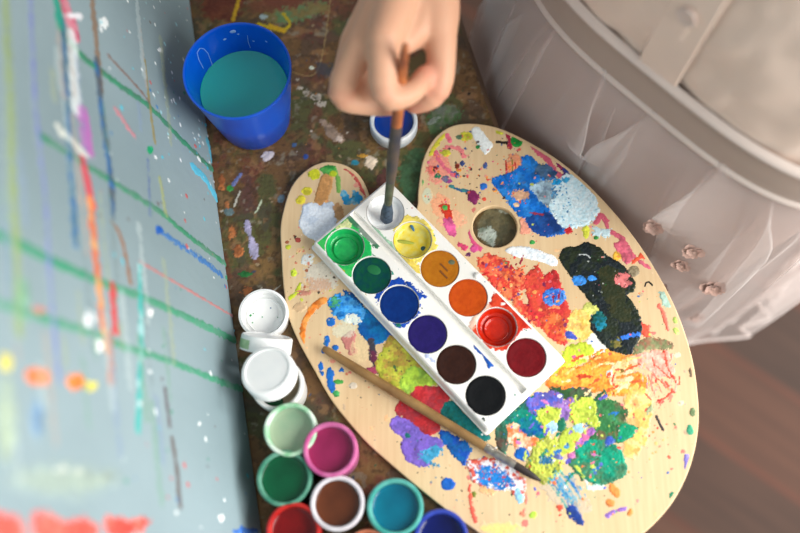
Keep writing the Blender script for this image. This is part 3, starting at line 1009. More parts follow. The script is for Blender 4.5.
ST([(660, 306), (664, 316), (668, 330)], 3.5, (238, 120, 100), edge=1.2, dry=.35); EL(645, 330, 4, 9, (236, 90, 66), edge=1.4, rot=-30, dry=.3)
for (x, y) in ((676, 320), (676, 331)):
    EL(x, y, 3, 3.2, (190, 214, 110))
ST([(656, 416), (659, 422), (663, 430)], 2.2, (70, 60, 56), edge=.5)
EL(649, 410, 3, 6, (150, 160, 120), rot=30, dry=.3, edge=1)
for k, (x, y) in enumerate(((692, 372), (693, 412), (690, 430), (687, 462), (672, 496))):
    EL(x, y, 3, (5, 4, 5, 8, 4)[k], ((120, 100, 80), (110, 130, 90), (60, 160, 120), (130, 120, 200), (40, 160, 120))[k], edge=.8, dry=.15)
# black
D([(559, 258), (564, 248), (578, 246), (586, 242), (598, 247), (610, 257), (624, 267), (631, 275), (636, 284), (633, 291), (627, 295), (632, 302), (638, 312), (642, 326), (640, 336), (635, 348), (628, 355), (612, 351), (600, 341), (592, 331), (590, 320), (598, 310), (590, 302), (582, 291), (574, 281), (566, 270)], (20, 30, 35), 'big black daub', c2=(34, 44, 26), edge=.9, h=.6, mixf=.14)
D([(600, 268), (616, 270), (628, 284), (624, 300), (632, 318), (618, 322), (604, 296)], (40, 48, 28), 'dark olive paint on the black', c2=(52, 54, 30), edge=2.4, h=.25, mixf=.2)
D([(592, 318), (600, 312), (606, 320), (604, 330), (596, 330)], (6, 86, 84), 'teal paint on the black', c2=(20, 130, 160), edge=1.6, mixf=.5)
EL(616, 343, 6, 5, (120, 110, 50), 'ochre scrap on the black', c2=(60, 70, 40), edge=1.6, mixf=.6)
EL(623.5, 279, 7, 7.5, (224, 122, 122), 'pink star on the black', edge=3, dry=.25)
EL(579, 281, 7, 4.8, (58, 146, 236), 'bright blue oval on black', edge=.7); EL(592, 278.5, 4.6, 2.8, (58, 146, 236), 'bright blue oval on black', edge=.6)
ST([(622, 338), (630, 336), (639, 334)], 4, (52, 116, 214), 'blue dash on black', edge=1)
D([(638, 342), (652, 337), (668, 341), (674, 345), (668, 350), (654, 350), (644, 351), (633, 356)], (124, 128, 88), 'olive brown leaf-shaped daub', c2=(152, 108, 82), edge=1.2, mixf=.4)
P.spatter(24, [(566, 254), (600, 250), (628, 276), (620, 300), (590, 296)], [(150, 160, 150), (40, 110, 50), (200, 206, 200)], .25, .8, .1)
ST([(579, 255), (586, 255), (590, 258)], 1.1, (190, 196, 196), edge=.2)
# green, lime, violet group
D([(550, 389), (568, 387), (590, 389), (589, 397), (570, 400), (554, 396)], (52, 98, 54), 'dark green band', c2=(90, 80, 70), edge=1.2)
D([(500, 424), (512, 408), (522, 402), (534, 398), (538, 420), (546, 436), (534, 440), (520, 434), (508, 444)], (0, 124, 104), 'emerald daub at the tray corner', c2=(30, 90, 80), edge=1.6, h=.4)
D([(572, 452), (588, 438), (604, 439), (618, 447), (625, 459), (626, 472), (615, 482), (596, 485), (580, 476), (570, 464)], (0, 150, 116), 'large emerald daub', c2=(70, 118, 84), edge=1.2, h=.5, mixf=.13)
D([(594, 402), (608, 399), (620, 404), (629, 412), (627, 422), (638, 428), (630, 438), (618, 443), (604, 440), (590, 438), (594, 420)], (46, 112, 62), 'leaf green daub', c2=(104, 92, 62), edge=1.2, h=.45, mixf=.22)
D([(622, 424), (638, 428), (630, 438), (618, 441)], (8, 142, 100), edge=.8)
EL(596, 487, 10, 3, (206, 230, 220), edge=1.6, dry=.25)
EL(609, 441, 5, 5, (54, 84, 178), 'blue spot on green', edge=1.2)
D([(528, 400), (545, 391), (560, 393), (563, 404), (549, 409), (539, 418), (529, 411)], (76, 92, 194), 'violet blue daub', c2=(110, 90, 170), edge=1.6, mixf=.4, h=.5)
D([(556, 402), (568, 398), (578, 402), (572, 412), (566, 422), (558, 416)], (152, 112, 182), 'lilac daub', edge=1.8, c2=(110, 80, 150), mixf=.4)
D([(538, 412), (548, 407), (558, 408), (561, 414), (557, 422), (551, 430), (546, 435), (540, 423)], (190, 208, 72), 'lime daub in the middle of the greens', edge=1.5, h=.6)
D([(574, 402), (584, 397), (596, 400), (596, 412), (600, 422), (594, 429), (582, 425), (571, 422)], (190, 210, 74), 'lime daub beside the leaf green', edge=1.8, h=.6)
D([(560, 436), (568, 428), (579, 432), (579, 444), (567, 454), (557, 449)], (184, 202, 72), 'lime daub beside the emerald', edge=1.2, h=.6)
D([(510, 424), (520, 426), (538, 440), (534, 445), (520, 449), (510, 445), (500, 440)], (238, 208, 178), 'cream and orange strokes', c2=(232, 116, 64), edge=1.8, mixf=.35)
D([(496, 420), (504, 418), (508, 436), (507, 450), (502, 453), (496, 442)], (38, 88, 70), 'dark green leaf-shaped daub', c2=(90, 70, 60), edge=1)
D([(519, 420), (538, 421), (543, 431), (532, 437), (522, 431)], (0, 116, 128), edge=1.2, c2=(0, 80, 150), mixf=.3)
EL(522, 454, 8, 6, (14, 92, 178), 'blue daub beside the brush tip', edge=1.4)
D([(530, 456), (536, 444), (548, 437), (558, 446), (563, 460), (560, 474), (547, 484), (536, 478), (527, 466)], (176, 184, 72), 'large olive lime daub', c2=(196, 206, 80), edge=1.5, h=.65, mixf=.35, rel=.8)
EL(544, 462, 8, 5, (40, 102, 140), edge=2.4, dry=.3); EL(557, 457, 4, 3, (90, 100, 160), edge=1.5)
EL(552, 427, 6, 6, (152, 188, 224), 'pale blue spot', edge=1.4); EL(579, 428, 6, 5.4, (150, 194, 206), 'pale turquoise spot', edge=1.2)
EL(562, 425, 4, 7, (20, 110, 80), edge=1.6, rot=15)
ST([(578, 446), (585, 438), (592, 430)], 6, (216, 112, 162), 'pink streak among the greens', c2=(160, 100, 180), edge=1.2); EL(571, 456, 4, 3.6, (206, 120, 180), edge=1.3)
EL(566, 447, 2.4, 2, (60, 140, 190))
D([(467, 463), (480, 458), (490, 458), (512, 468), (526, 481), (523, 494), (506, 491), (485, 486), (472, 479)], (236, 236, 240), 'white daub with red and blue flecks', c2=(206, 84, 70), edge=1.8, h=.5, mixf=.5)
D([(476, 472), (490, 465), (510, 476), (513, 487), (495, 488), (480, 483)], (30, 124, 204), 'blue flecks on white', edge=2.6, dry=.46)
P.spatter(50, [(470, 464), (490, 460), (520, 480), (520, 490), (480, 484)], [(40, 130, 200), (200, 60, 60), (236, 240, 244), (120, 160, 200)], .3, 1.1)
EL(519, 496, 4, 8, (150, 204, 232), edge=1.2, rot=-15)
for k in range(22):
    x0_, y0_ = 548 + P.rs.uniform(0, 22), 474 + P.rs.uniform(-4, 8)
    L_ = P.rs.uniform(14, 34)
    ST([(x0_, y0_), (x0_ + L_ * .40, y0_ + L_ * .52), (x0_ + L_ * .72, y0_ + L_)], P.rs.uniform(.8, 2.2), ((40, 150, 200), (20, 100, 180), (120, 170, 190), (150, 150, 150), (60, 150, 150))[k % 5], edge=.8, dry=.40, h=.12, alpha=.8)
D([(567, 510), (572, 504), (578, 512), (585, 522), (582, 527), (575, 520), (569, 517)], (24, 56, 134), 'navy splash near the lower edge', edge=1.3)
EL(560, 508, 3, 2.6, (222, 84, 60), edge=1.2); EL(533, 515, 3.6, 3.4, (170, 206, 70), edge=.7)
EL(615, 491, 4, 8, (240, 142, 70), 'orange dab', rot=-35); EL(610, 503, 5, 4, (236, 140, 72), 'orange dab', rot=20)
ST([(608, 515), (616, 511), (625, 508)], 4, (146, 110, 190), 'violet dash', edge=1); EL(630, 512, 2.4, 3.6, (226, 140, 70), rot=20)
ST([(470, 484), (471, 504), (476, 521)], 3, (236, 100, 80), 'thin coral drip', edge=1.2, dry=.2); EL(474, 494, 2, 3, (120, 130, 50))
ST([(524, 486), (527, 500), (523, 514)], 2, (240, 140, 120), edge=1, dry=.3); EL(523, 514, 3.5, 2.4, (238, 140, 110), edge=1)
# fine spatter
P.spatter(90, [(300, 300), (330, 310), (345, 350), (400, 400), (440, 470), (500, 520), (440, 495), (340, 395)], [(60, 56, 48), (110, 100, 84), (190, 170, 140), (70, 120, 150), (200, 120, 90)], .2, .8, .1)
P.spatter(70, [(285, 230), (320, 245), (340, 290), (310, 310), (290, 300)], [(160, 90, 60), (190, 200, 70), (206, 200, 190), (70, 60, 50), (210, 130, 100)], .25, 1.2, .15)
EL(345, 330, 12, 9, (214, 214, 190), dry=.52, edge=2, alpha=.7, h=.08)
EL(318, 285, 14, 8, (200, 150, 120), dry=.54, edge=2, alpha=.6, h=.08)
EL(360, 350, 9, 12, (220, 196, 150), dry=.5, edge=2, alpha=.7, h=.08)
P.spatter(260, REG_R, [(224, 70, 60), (226, 100, 110), (240, 140, 70), (230, 150, 140)], .2, 1.0, .1)
P.spatter(160, [(425, 150), (470, 128), (520, 140), (520, 170), (500, 205), (470, 205), (425, 215)], [(222, 90, 80), (226, 120, 130), (70, 50, 50), (240, 150, 80), (60, 90, 140)], .2, 1.1, .1)
P.spatter(120, [(560, 360), (640, 350), (690, 400), (670, 460), (640, 470), (620, 400)], [(230, 90, 70), (244, 170, 110), (236, 130, 110), (240, 190, 120)], .2, 1.4, .1)
P.spatter(160, [(490, 400), (600, 390), (630, 440), (600, 500), (540, 500), (470, 460)], [(60, 140, 110), (190, 210, 90), (90, 100, 190), (40, 110, 170), (220, 120, 160), (236, 236, 230), (230, 120, 60)], .25, 1.4, .25)
P.spatter(70, [(470, 260), (520, 250), (566, 300), (565, 345), (520, 320)], [(150, 30, 50), (240, 160, 90), (226, 90, 60), (120, 40, 80)], .25, 1.4, .25)
for k in range(26):
    x, y = P.rs.uniform(640, 680), P.rs.uniform(355, 400)
    ST([(x, y), (x + P.rs.uniform(-5, 7), y + P.rs.uniform(3, 12))], 1.1, ((230, 80, 62), (238, 130, 110), (244, 170, 150))[k % 3], edge=.5, dry=.25, h=.15)
for k in range(30):
    x, y = P.rs.uniform(478, 560), P.rs.uniform(258, 330)
    ST([(x, y), (x + P.rs.uniform(-6, 8), y + P.rs.uniform(-8, 8))], 1.8, ((206, 40, 44), (238, 140, 90), (150, 30, 60), (240, 110, 70))[k % 4], edge=.8, dry=.3, h=.25)
for k in range(40):
    x, y = P.rs.uniform(505, 610), P.rs.uniform(395, 475)
    ST([(x, y), (x + P.rs.uniform(-7, 9), y + P.rs.uniform(-7, 9))], 2.2, ((0, 130, 104), (196, 214, 80), (100, 90, 190), (40, 90, 60), (206, 120, 180), (30, 110, 180))[k % 6], edge=1, dry=.35, h=.3)
for k in range(24):
    x, y = P.rs.uniform(555, 640), P.rs.uniform(355, 395)
    ST([(x, y), (x + P.rs.uniform(4, 16), y - P.rs.uniform(0, 8))], 2, ((240, 130, 50), (250, 200, 120), (226, 90, 50), (248, 220, 170))[k % 4], edge=1, dry=.38, h=.3)
P.spatter(110, OUT, [(50, 46, 40), (90, 80, 70), (60, 110, 80)], .2, .7, .1)
P.spatter(120, REG_R, [(226, 80, 60), (230, 110, 120), (240, 150, 70), (90, 140, 90), (190, 200, 80), (70, 110, 170)], .25, 1.3, .2)
P.spatter(60, [(425, 150), (470, 130), (520, 150), (510, 200), (470, 205), (425, 215)], [(226, 80, 70), (222, 100, 130), (60, 50, 50), (240, 140, 60)], .25, 1.2, .2)

# keep paint on the board, off the hole
PWmm = PW * 1000


def pal_clip(X, Y):
    return (poly_sdf(PWmm, X, Y) < -0.9) & (np.hypot(X - hc.x * 1000, Y - hc.y * 1000) > hr * 1000 + 0.9)


for ob in P.build(palette, M_paint, clip=pal_clip, spatter_label='fine flecks of paint'):
    part(ob, palette)

# ------------------------------------------------------------------ watercolour paint box
ROW_A = [(346, 248), (372, 275), (399, 304), (427, 334), (456, 364), (486, 395)]
ROW_B = [(385, 211), (412, 240), (440, 268), (468, 297), (496, 327), (527, 358)]
TH = 0.0095
TZ0 = PZ + 0.0008
TZ = TZ0 + TH
wa = [un(x, y, TZ) for x, y in ROW_A]
wb = [un(x, y, TZ) for x, y in ROW_B]
ta = ((wa[5] - wa[0]) + (wb[5] - wb[0])).normalized()
pitch = ((wa[5] - wa[0]).length + (wb[5] - wb[0]).length) / 10
tb = Vector((-ta.y, ta.x, 0))
ca = sum(wa, Vector()) / 6
cb = sum(wb, Vector()) / 6
tc = (ca + cb) / 2
off = (cb - ca).dot(tb) / 2
tc.z = 0
tc = tc + tb * 0.0016
ht = math.atan2(ta.y, ta.x)
box_e = empty('watercolour_box', (tc.x, tc.y, TZ0), (0, 0, ht))
tag(box_e, 'white plastic watercolour box with twelve round pans lying on the palette', 'paint box')
c1c, c2c, c3c, c4c = [un(x, y, TZ) for x, y in ((315, 245), (392, 185), (565, 357), (487, 430))]


def tl(p):
    d = p - tc
    return (d.dot(ta), d.dot(tb))


cl = [tl(q) for q in (c1c, c2c, c3c, c4c)]
LA = (cl[2][0] + cl[3][0] - cl[0][0] - cl[1][0]) / 4
LW = (cl[1][1] + cl[2][1] - cl[0][1] - cl[3][1]) / 4
print('TRAY', LA, LW, pitch, off, cl)
wr = 20.6 * 0.00060
aoff = 0.0
LA = 0.0802
DEEP = 0.0065
bm = bmesh.new()
gw = 0.0022                       # half width of the middle groove
c_in, c_out = gw, LW              # rows run from groove to side
cw2 = (c_out - c_in) / 2


def quad(pts):
    bm.faces.new([bm.verts.new(p) for p in pts])


def strip(x0, x1, y0, y1, z):
    quad([(x0, y0, z), (x1, y0, z), (x1, y1, z), (x0, y1, z)])


WELLS = []
rimd = 0.0014
x_in0, x_in1 = -3 * pitch, 3 * pitch
ex0, ex1 = -LA + rimd, LA - rimd
ey = LW - rimd
NS = 14
for s in (-1, 1):
    for k in range(6):
        cx = (k - 2.5) * pitch
        cy = s * off - 0.0016
        x0, x1 = cx - pitch / 2, cx + pitch / 2
        y0, y1 = (gw, ey) if s > 0 else (-ey, -gw)
        per = []
        for i in range(NS):
            per.append((x0 + (x1 - x0) * i / NS, y0))
        for i in range(NS):
            per.append((x1, y0 + (y1 - y0) * i / NS))
        for i in range(NS):
            per.append((x1 - (x1 - x0) * i / NS, y1))
        for i in range(NS):
            per.append((x0, y1 - (y1 - y0) * i / NS))
        angs = [math.atan2(p[1] - cy, p[0] - cx) for p in per]
        prof = [(wr + 0.0001, TH), (wr, TH - 0.0001),
                (wr - 0.0009, TH - DEEP + 0.0012), (wr - 0.002, TH - DEEP), (0.004, TH - DEEP)]
        rings = [[bm.verts.new((p[0], p[1], TH)) for p in per]]
        for (r, z) in prof:
            rings.append([bm.verts.new((cx + r * math.cos(a), cy + r * math.sin(a), z)) for a in angs])
        for a, b in zip(rings[:-1], rings[1:]):
            for i in range(len(per)):
                j = (i + 1) % len(per)
                bm.faces.new((a[i], a[j], b[j], b[i]))
        bm.faces.new(rings[-1])
        WELLS.append((s, k, cx, cy))
for s in (-1, 1):
    y0, y1 = (gw, ey) if s > 0 else (-ey, -gw)
    strip(ex0, x_in0, y0, y1, TH)
    strip(x_in1, ex1, y0, y1, TH)
# groove
gz = TH - 0.0032
quad([(ex0, -gw, TH), (ex1, -gw, TH), (ex1, -gw * .7, gz), (ex0, -gw * .7, gz)])
quad([(ex0, gw * .7, gz), (ex1, gw * .7, gz), (ex1, gw, TH), (ex0, gw, TH)])
strip(ex0, ex1, -gw * .7, gw * .7, gz)
for x in (ex0, ex1):
    quad([(x, -gw, TH), (x, gw, TH), (x, gw * .7, gz), (x, -gw * .7, gz)])
# rounded rim and walls
loops = []
for (d, z) in ((0, TH), (0.0009, TH - 0.0003), (rimd, TH - 0.0012), (rimd + 0.0008, 0.0006), (rimd + 0.0018, 0.0)):
    x, y = ex1 + d, ey + d
    rc = 0.002
    pts = []
    for (sx, sy, a0) in ((1, -1, -90), (1, 1, 0), (-1, 1, 90), (-1, -1, 180)):
        for i in range(5):
            a = R(a0 + 22.5 * i)
            q = rc if d else 0.0001
            pts.append((sx * (x - q) + q * math.cos(a), sy * (y - q) + q * math.sin(a), z))
    loops.append([bm.verts.new(p) for p in pts])
for a, b in zip(loops[:-1], loops[1:]):
    for i in range(20):
        j = (i + 1) % 20
        bm.faces.new((a[i], a[j], b[j], b[i]))
bm.faces.new(loops[-1])
bmesh.ops.remove_doubles(bm, verts=bm.verts, dist=0.00003)
bmesh.ops.recalc_face_normals(bm, faces=bm.faces)
me = bpy.data.meshes.new('tray')
bm.to_mesh(me)
bm.free()
tr = link('tray', me, M_tray, box_e)
me.set_sharp_from_angle(angle=R(35))

NAMES = {(-1, 0): ('bright green paint worn into a hollow', (30, 176, 88), (20, 150, 80), 'worn'),
         (-1, 1): ('dark teal green paint', (0, 84, 88), (4, 104, 66), 'full'),
         (-1, 2): ('cobalt blue paint', (0, 62, 156), (0, 52, 140), 'full'),
         (-1, 3): ('violet blue paint', (48, 34, 128), (40, 30, 112), 'full'),
         (-1, 4): ('dark brown paint', (66, 32, 20), (54, 26, 18), 'full'),
         (-1, 5): ('black paint', (16, 19, 22), (10, 14, 18), 'full'),
         (1, 0): ('white paint worn hollow', (250, 250, 248), (238, 242, 242), 'worn'),
         (1, 1): ('yellow paint worn away at the left', (226, 200, 50), (222, 214, 120), 'worn'),
         (1, 2): ('ochre paint with two scratches', (202, 124, 24), (190, 112, 20), 'full'),
         (1, 3): ('orange paint', (220, 88, 16), (206, 76, 14), 'full'),
         (1, 4): ('glossy vermilion paint worn hollow', (196, 38, 12), (180, 28, 10), 'worn'),
         (1, 5): ('crimson paint', (148, 16, 28), (130, 12, 24), 'full')}
for (s, k, cx, cy) in WELLS:
    lab, c, cc2, kind = NAMES[(s, k)]
    dk = 1 if kind != 'full' else (.90 if max(c) > 180 else .76)
    cc2 = tuple(int(q_ * dk) for q_ in cc2)
    m = mat('pan_' + lab.split()[0] + '_' + lab.split()[1], tuple(int(q_ * dk) for q_ in c), 0.5 if kind == 'full' else 0.16, cc2, 260, spec=0.16 if kind == 'full' else .4, bump=0.12, bscale=500)
    r = wr - 0.0003
    if kind == 'full':
        zt = TH - 0.0007
        prof = [(0, TH - DEEP + .0005), (r - 0.0005, TH - DEEP + .0005), (r, zt - 0.0002), (r - 0.0004, zt + 0.0001), (r * .8, zt - 0.0003), (r * .55, zt - 0.0005), (r * .25, zt - 0.0004), (0, zt - 0.0003)]
    else:
        zt = TH - 0.0004
        b = TH - DEEP + .0004
        if lab.startswith(('white', 'yellow')):
            prof = [(0, b), (r - 0.0012, b), (r - 0.0001, zt), (r - 0.0008, zt - 0.0004), (r * .86, zt - 0.0024), (r * .74, zt - 0.0034), (r * .5, zt - 0.0038), (0, zt - 0.0038)]
        else:
            prof = [(0, b), (r - 0.0012, b), (r - 0.0001, zt), (r - 0.0006, zt - 0.0003), (r * .88, zt - 0.0036), (r * .80, zt - 0.0046), (r * .68, zt - 0.0049), (r * .65, zt - 0.0042),
                    (r * .61, zt - 0.0041), (r * .57, zt - 0.0048), (r * .3, zt - .0050), (0, zt - .0047)]
    cpx = lathe('paint_pan', prof, m, box_e, 56, 60)
    cpx.location = (cx, cy, 0)
    cpx['label'] = lab
    if (s, k) == (1, 2):
        ms = mat('pan_scratch', (120, 66, 10), .6)
        for (dx, dy) in ((0.0002, 0.0026), (0.0034, -0.0008)):
            o = box('scratch', (cx + dx - .0034 + .001, cy + dy - .0005, zt - .0012), (cx + dx + .0034 + .001, cy + dy + .0005, zt - .0001), ms, box_e, 0)
            o.parent = cpx
            o.location = (-cx, -cy, 0)
for (px, py, rx, ry, ro, c_, zz) in ((424, 249, .0022, .0018, .3, (40, 92, 92), .0040), (405, 242, .0012, .0062, -.9, (176, 184, 70), .0036), (412, 227, .0034, .0010, -.3, (60, 120, 160), .0022),
                                     (453, 262, .0035, .0021, .9, (104, 112, 84), .0014), (374, 270, .0050, .0036, .4, (8, 112, 60), .0014)):
    bx_, by_ = tl(un(px, py, TZ - zz))
    o = lathe('blot', [(1, 0), (.8, .25), (.4, .35), (0, .38)], mat('blot', c_, .45, tuple(int(q_ * .85) for q_ in c_), 300), box_e, 20)
    o.scale = (rx, ry, .0016)
    o.rotation_euler = (0, 0, ro)
    o.location = (bx_, by_, TH - zz)
# little stud between the ochre and orange pans
sx, sy = tl(un(478, 275, TZ))
st = lathe('stud', [(0.0022, 0), (0.0021, 0.0008), (0.0015, 0.0016), (0, 0.0019)], M_tray, box_e, 24)
st.location = (sx, min(sy, LW - 0.003), TH - 0.0002)

# smears on the top of the box
Q = Paint((tc.x, tc.y, TZ), ta, tb, (-LA * 1000, -LW * 1000), (LA * 1000, LW * 1000), 0.42, (240, 238, 232))
GR = (24, 176, 86)
Q.daub([(306, 247), (334, 225), (352, 212), (362, 224), (360, 232), (368, 240), (372, 252), (366, 264), (354, 276), (342, 274), (326, 262)], GR, 'wet green paint around the green pan', c2=(60, 190, 90), edge=1, h=.25)
Q.daub([(336, 228), (350, 218), (352, 226), (342, 236)], (206, 212, 150), edge=1.2, dry=.3)
Q.stroke([(348, 212), (364, 230), (378, 243)], 10, (130, 146, 132), 'grey green smear beside the groove', c2=(60, 120, 84), edge=1.6, dry=.2)
Q.daub([(372, 254), (382, 262), (392, 272), (390, 280), (398, 284), (388, 290), (380, 262)], (20, 130, 110), 'teal smear', edge=1.2)
Q.daub([(376, 292), (384, 284), (392, 280), (404, 280), (420, 292), (426, 296), (418, 300), (420, 312), (404, 326), (390, 322), (380, 306)], (16, 70, 170), 'blue smear around the blue pan', edge=1.8, dry=.2)
Q.ell(398, 325, 3, 2, (20, 110, 90)); Q.ell(374, 258, 4, 2.5, (20, 120, 70))
Q.daub([(338, 268), (352, 280), (368, 298), (384, 318), (376, 324), (346, 296)], (206, 186, 60), 'yellow stain along the lower edge', edge=1, dry=.15)
Q.daub([(394, 224), (404, 216), (420, 218), (432, 230), (436, 246), (430, 258), (420, 262), (408, 258), (396, 240)], (238, 214, 80), 'yellow stain around the yellow pan', edge=1.6, alpha=.85)
Q.daub([(398, 250), (410, 258), (424, 272), (416, 272), (404, 260)], (240, 206, 60), edge=1, alpha=.8)
Q.daub([(372, 224), (384, 236), (400, 252), (396, 258), (380, 242)], (150, 190, 160), edge=1.4, dry=.3)
Q.daub([(496, 293), (508, 295), (522, 305), (540, 326), (522, 330), (516, 340), (520, 346), (506, 350), (486, 348), (474, 336), (476, 322), (486, 310)], (194, 36, 16), 'red splash around the vermilion pan', c2=(218, 70, 40), edge=1.4, h=.25)
Q.stroke([(488, 306), (476, 316), (472, 328)], 5, (240, 180, 150), edge=1.4, alpha=.7)
Q.ell(503, 304, 2, 1.4, (240, 236, 230)); Q.stroke([(512, 304), (520, 312), (530, 322)], 2, (240, 236, 230), edge=.6, dry=.4)
Q.daub([(470, 334), (480, 340), (488, 350), (496, 362), (488, 368), (483, 356), (476, 350)], (24, 86, 176), 'blue blot in the middle of the box', edge=.9)
Q.stroke([(423, 338), (428, 356), (436, 362)], 3, (190, 200, 230), edge=1, dry=.3)
Q.ell(483, 420, 2.2, 2.6, (60, 70, 66), rot=30); Q.ell(438, 228, 2.2, 1.8, (40, 110, 170)); Q.ell(411, 226.5, 5, 1.5, (60, 130, 180))
Q.ell(460, 300, 3, 2, (230, 200, 170))
Q.spatter(60, [(395, 190), (560, 355), (490, 425), (320, 246)], [(60, 70, 60), (40, 120, 100), (190, 60, 40), (60, 90, 160)], .2, .7, .1)
Q.spatter(24, [(530, 340), (562, 357), (520, 395), (505, 375)], [(180, 40, 30), (90, 50, 40)], .2, .6, .1)
wl = [(cx * 1000, cy * 1000) for (_, _, cx, cy) in WELLS]


def box_clip(X, Y):
    ok = (np.abs(X) < (LA - rimd) * 1000 - .3) & (np.abs(Y) < (LW - rimd) * 1000 - .3) & (np.abs(Y) > gw * 1000 + .3)
    for (x, y) in wl:
        ok &= np.hypot(X - x, Y - y) > wr * 1000 + 0.05
    return ok


for ob in Q.build(box_e, M_paint, clip=box_clip, spatter_label='tiny specks of paint'):
    part(ob, box_e)


# ------------------------------------------------------------------ brushes
def tube(name, pts, rads, m, parent=None, n=20, flat=1.0):
    """round tapered bar along a straight or bent axis, capped"""
    pts = [Vector(p) for p in pts]
    vs, fs = [], []
    d0 = (pts[-1] - pts[0]).normalized()
    side = d0.cross(Vector((0, 0, 1)))
    if side.length < 1e-3:
        side = Vector((1, 0, 0))
    side.normalize()
    for i, p in enumerate(pts):
        d = (pts[min(i + 1, len(pts) - 1)] - pts[max(i - 1, 0)]).normalized()
        a = (side - d * side.dot(d)).normalized()
        b = d.cross(a)
        for k in range(n):
            t = 2 * math.pi * k / n
            vs.append(p + (a * math.cos(t) + b * math.sin(t) * flat) * rads[i])
    for i in range(len(pts) - 1):
        for k in range(n):
            k2 = (k + 1) % n
            fs.append((i * n + k, i * n + k2, (i + 1) * n + k2, (i + 1) * n + k))
    fs.append(tuple(range(n))[::-1])
    fs.append(tuple(range((len(pts) - 1) * n, len(pts) * n)))
    return meshobj(name, vs, fs, m, parent, True, 45)


def along(a, b, ts):
    return [a + (b - a) * t for t in ts]


M_handle = mat('bare_wood_handle', (150, 116, 68), 0.45, (122, 90, 50), 90, bump=.1)
M_handle2 = mat('painted_wood_handle', (178, 104, 56), 0.45, (120, 64, 40), 110, detail=2)
M_ferrule = mat('steel_ferrule', (190, 186, 176), 0.3, (130, 128, 116), 200, metal=0.9)
M_ferrule2 = mat('grimy_ferrule', (96, 104, 84), 0.4, (60, 60, 48), 160, metal=0.3)
M_bristle = mat('dark_bristles', (44, 30, 24), 0.6, (26, 20, 18), 400)
M_bristle2 = mat('blue_grey_bristles', (66, 84, 104), 0.55, (36, 46, 62), 500)

zb = PZ + 0.0046
pa, pb = un(323, 348, zb), un(541, 481, zb - 0.001)
lb = empty('paintbrush', un(430, 415, PZ))
tag(lb, 'long bare-wood paintbrush lying across the palette below the paint box', 'paintbrush')
tt = [0, .008, .03, .15, .45, .72, .755]
part(tube('handle', along(pa, pb, tt), [.0012, .0021, .0025, .0028, .0031, .0029, .0026], M_handle), lb)
tt = [.752, .76, .78, .785, .80, .805, .885]
part(tube('ferrule', along(pa, pb, tt), [.0027, .0028, .0028, .0025, .0025, .0028, .0024], M_ferrule), lb)
tt = [.88, .92, .96, .985, 1.0]
part(tube('bristles', along(pa, pb, tt), [.0023, .0024, .0020, .0013, .0004], M_bristle), lb)

wz = TZ - DEEP + 0.003
ha, hb = un(386, 222, wz), un(405.5, 43, 0.153)
hbr = empty('paintbrush', ha)
tag(hbr, 'worn paintbrush held upright in the hand, its tip in the white pan', 'paintbrush')
tt = [0, .02, .07, .13]
part(tube('bristles', along(ha, hb, tt), [.0022, .0042, .0040, .0026], M_bristle2, flat=.8), hbr)
tt = [.128, .135, .17, .27, .275]
part(tube('ferrule', along(ha, hb, tt), [.0024, .0026, .0026, .0028, .0026], M_ferrule2), hbr)
tt = [.27, .33, .45, .56, .6]
part(tube('grip', along(ha, hb, tt), [.0027, .0033, .0036, .0035, .0034], mat('stained_grip', (84, 72, 62), .45, (46, 52, 64), 90, detail=3)), hbr)
tt = [.595, .66, .8, .93, .985, 1.0]
part(tube('handle', along(ha, hb, tt), [.0034, .0033, .0029, .0025, .0019, .0008], M_handle2), hbr)


# ------------------------------------------------------------------ jars
def jar(px, py, ztop, rpx, wall, wall2, paint, paint2, label, level=0.004, rough=.13, extra=None, wallrough=.3):
    c = un(px, py, ztop)
    r = (un(px + rpx, py, ztop) - c).length
    e = empty('paint_jar', (c.x, c.y, 0.0003))
    tag(e, label, 'paint jar', 'open paint jars')
    H = ztop - 0.0003
    mw = mat('jar_plastic_' + label.split()[0] + label.split()[1], tuple(int(q_ * .95) for q_ in wall), wallrough, tuple(int(q_ * .95) for q_ in wall2), 130, spec=.4)
    ri = r * 0.82
    prof = [(0, 0), (r * .86, 0), (r * .92, .0012), (r * .94, H * .55), (r * .94, H - .011), (r * .985, H - .010), (r * .985, H - .002),
            (r * .97, H - .0006), (r * .93, H), (ri + .0006, H), (ri, H - .0006), (ri - .0004, H - .004), (ri - .0008, .003), (0, .0022)]
    lathe('jar_body', prof, mw, e, 64, 40)
    mp = mat('jar_paint_' + label.split()[0] + label.split()[1], tuple(int(q_ * .84) for q_ in paint), rough, tuple(int(q_ * .84) for q_ in paint2), 70, spec=.35, bump=.12, bscale=120)
    lv = H - level
    rp = ri - .0005
    pr = [(0, .004), (rp - .0006, .004), (rp, lv + .0006), (rp - .0007, lv + .0002), (rp * .8, lv - .0003), (rp * .4, lv), (0, lv + .0002)]
    o = lathe('paint', pr, mp, e, 56, 60)
    return e


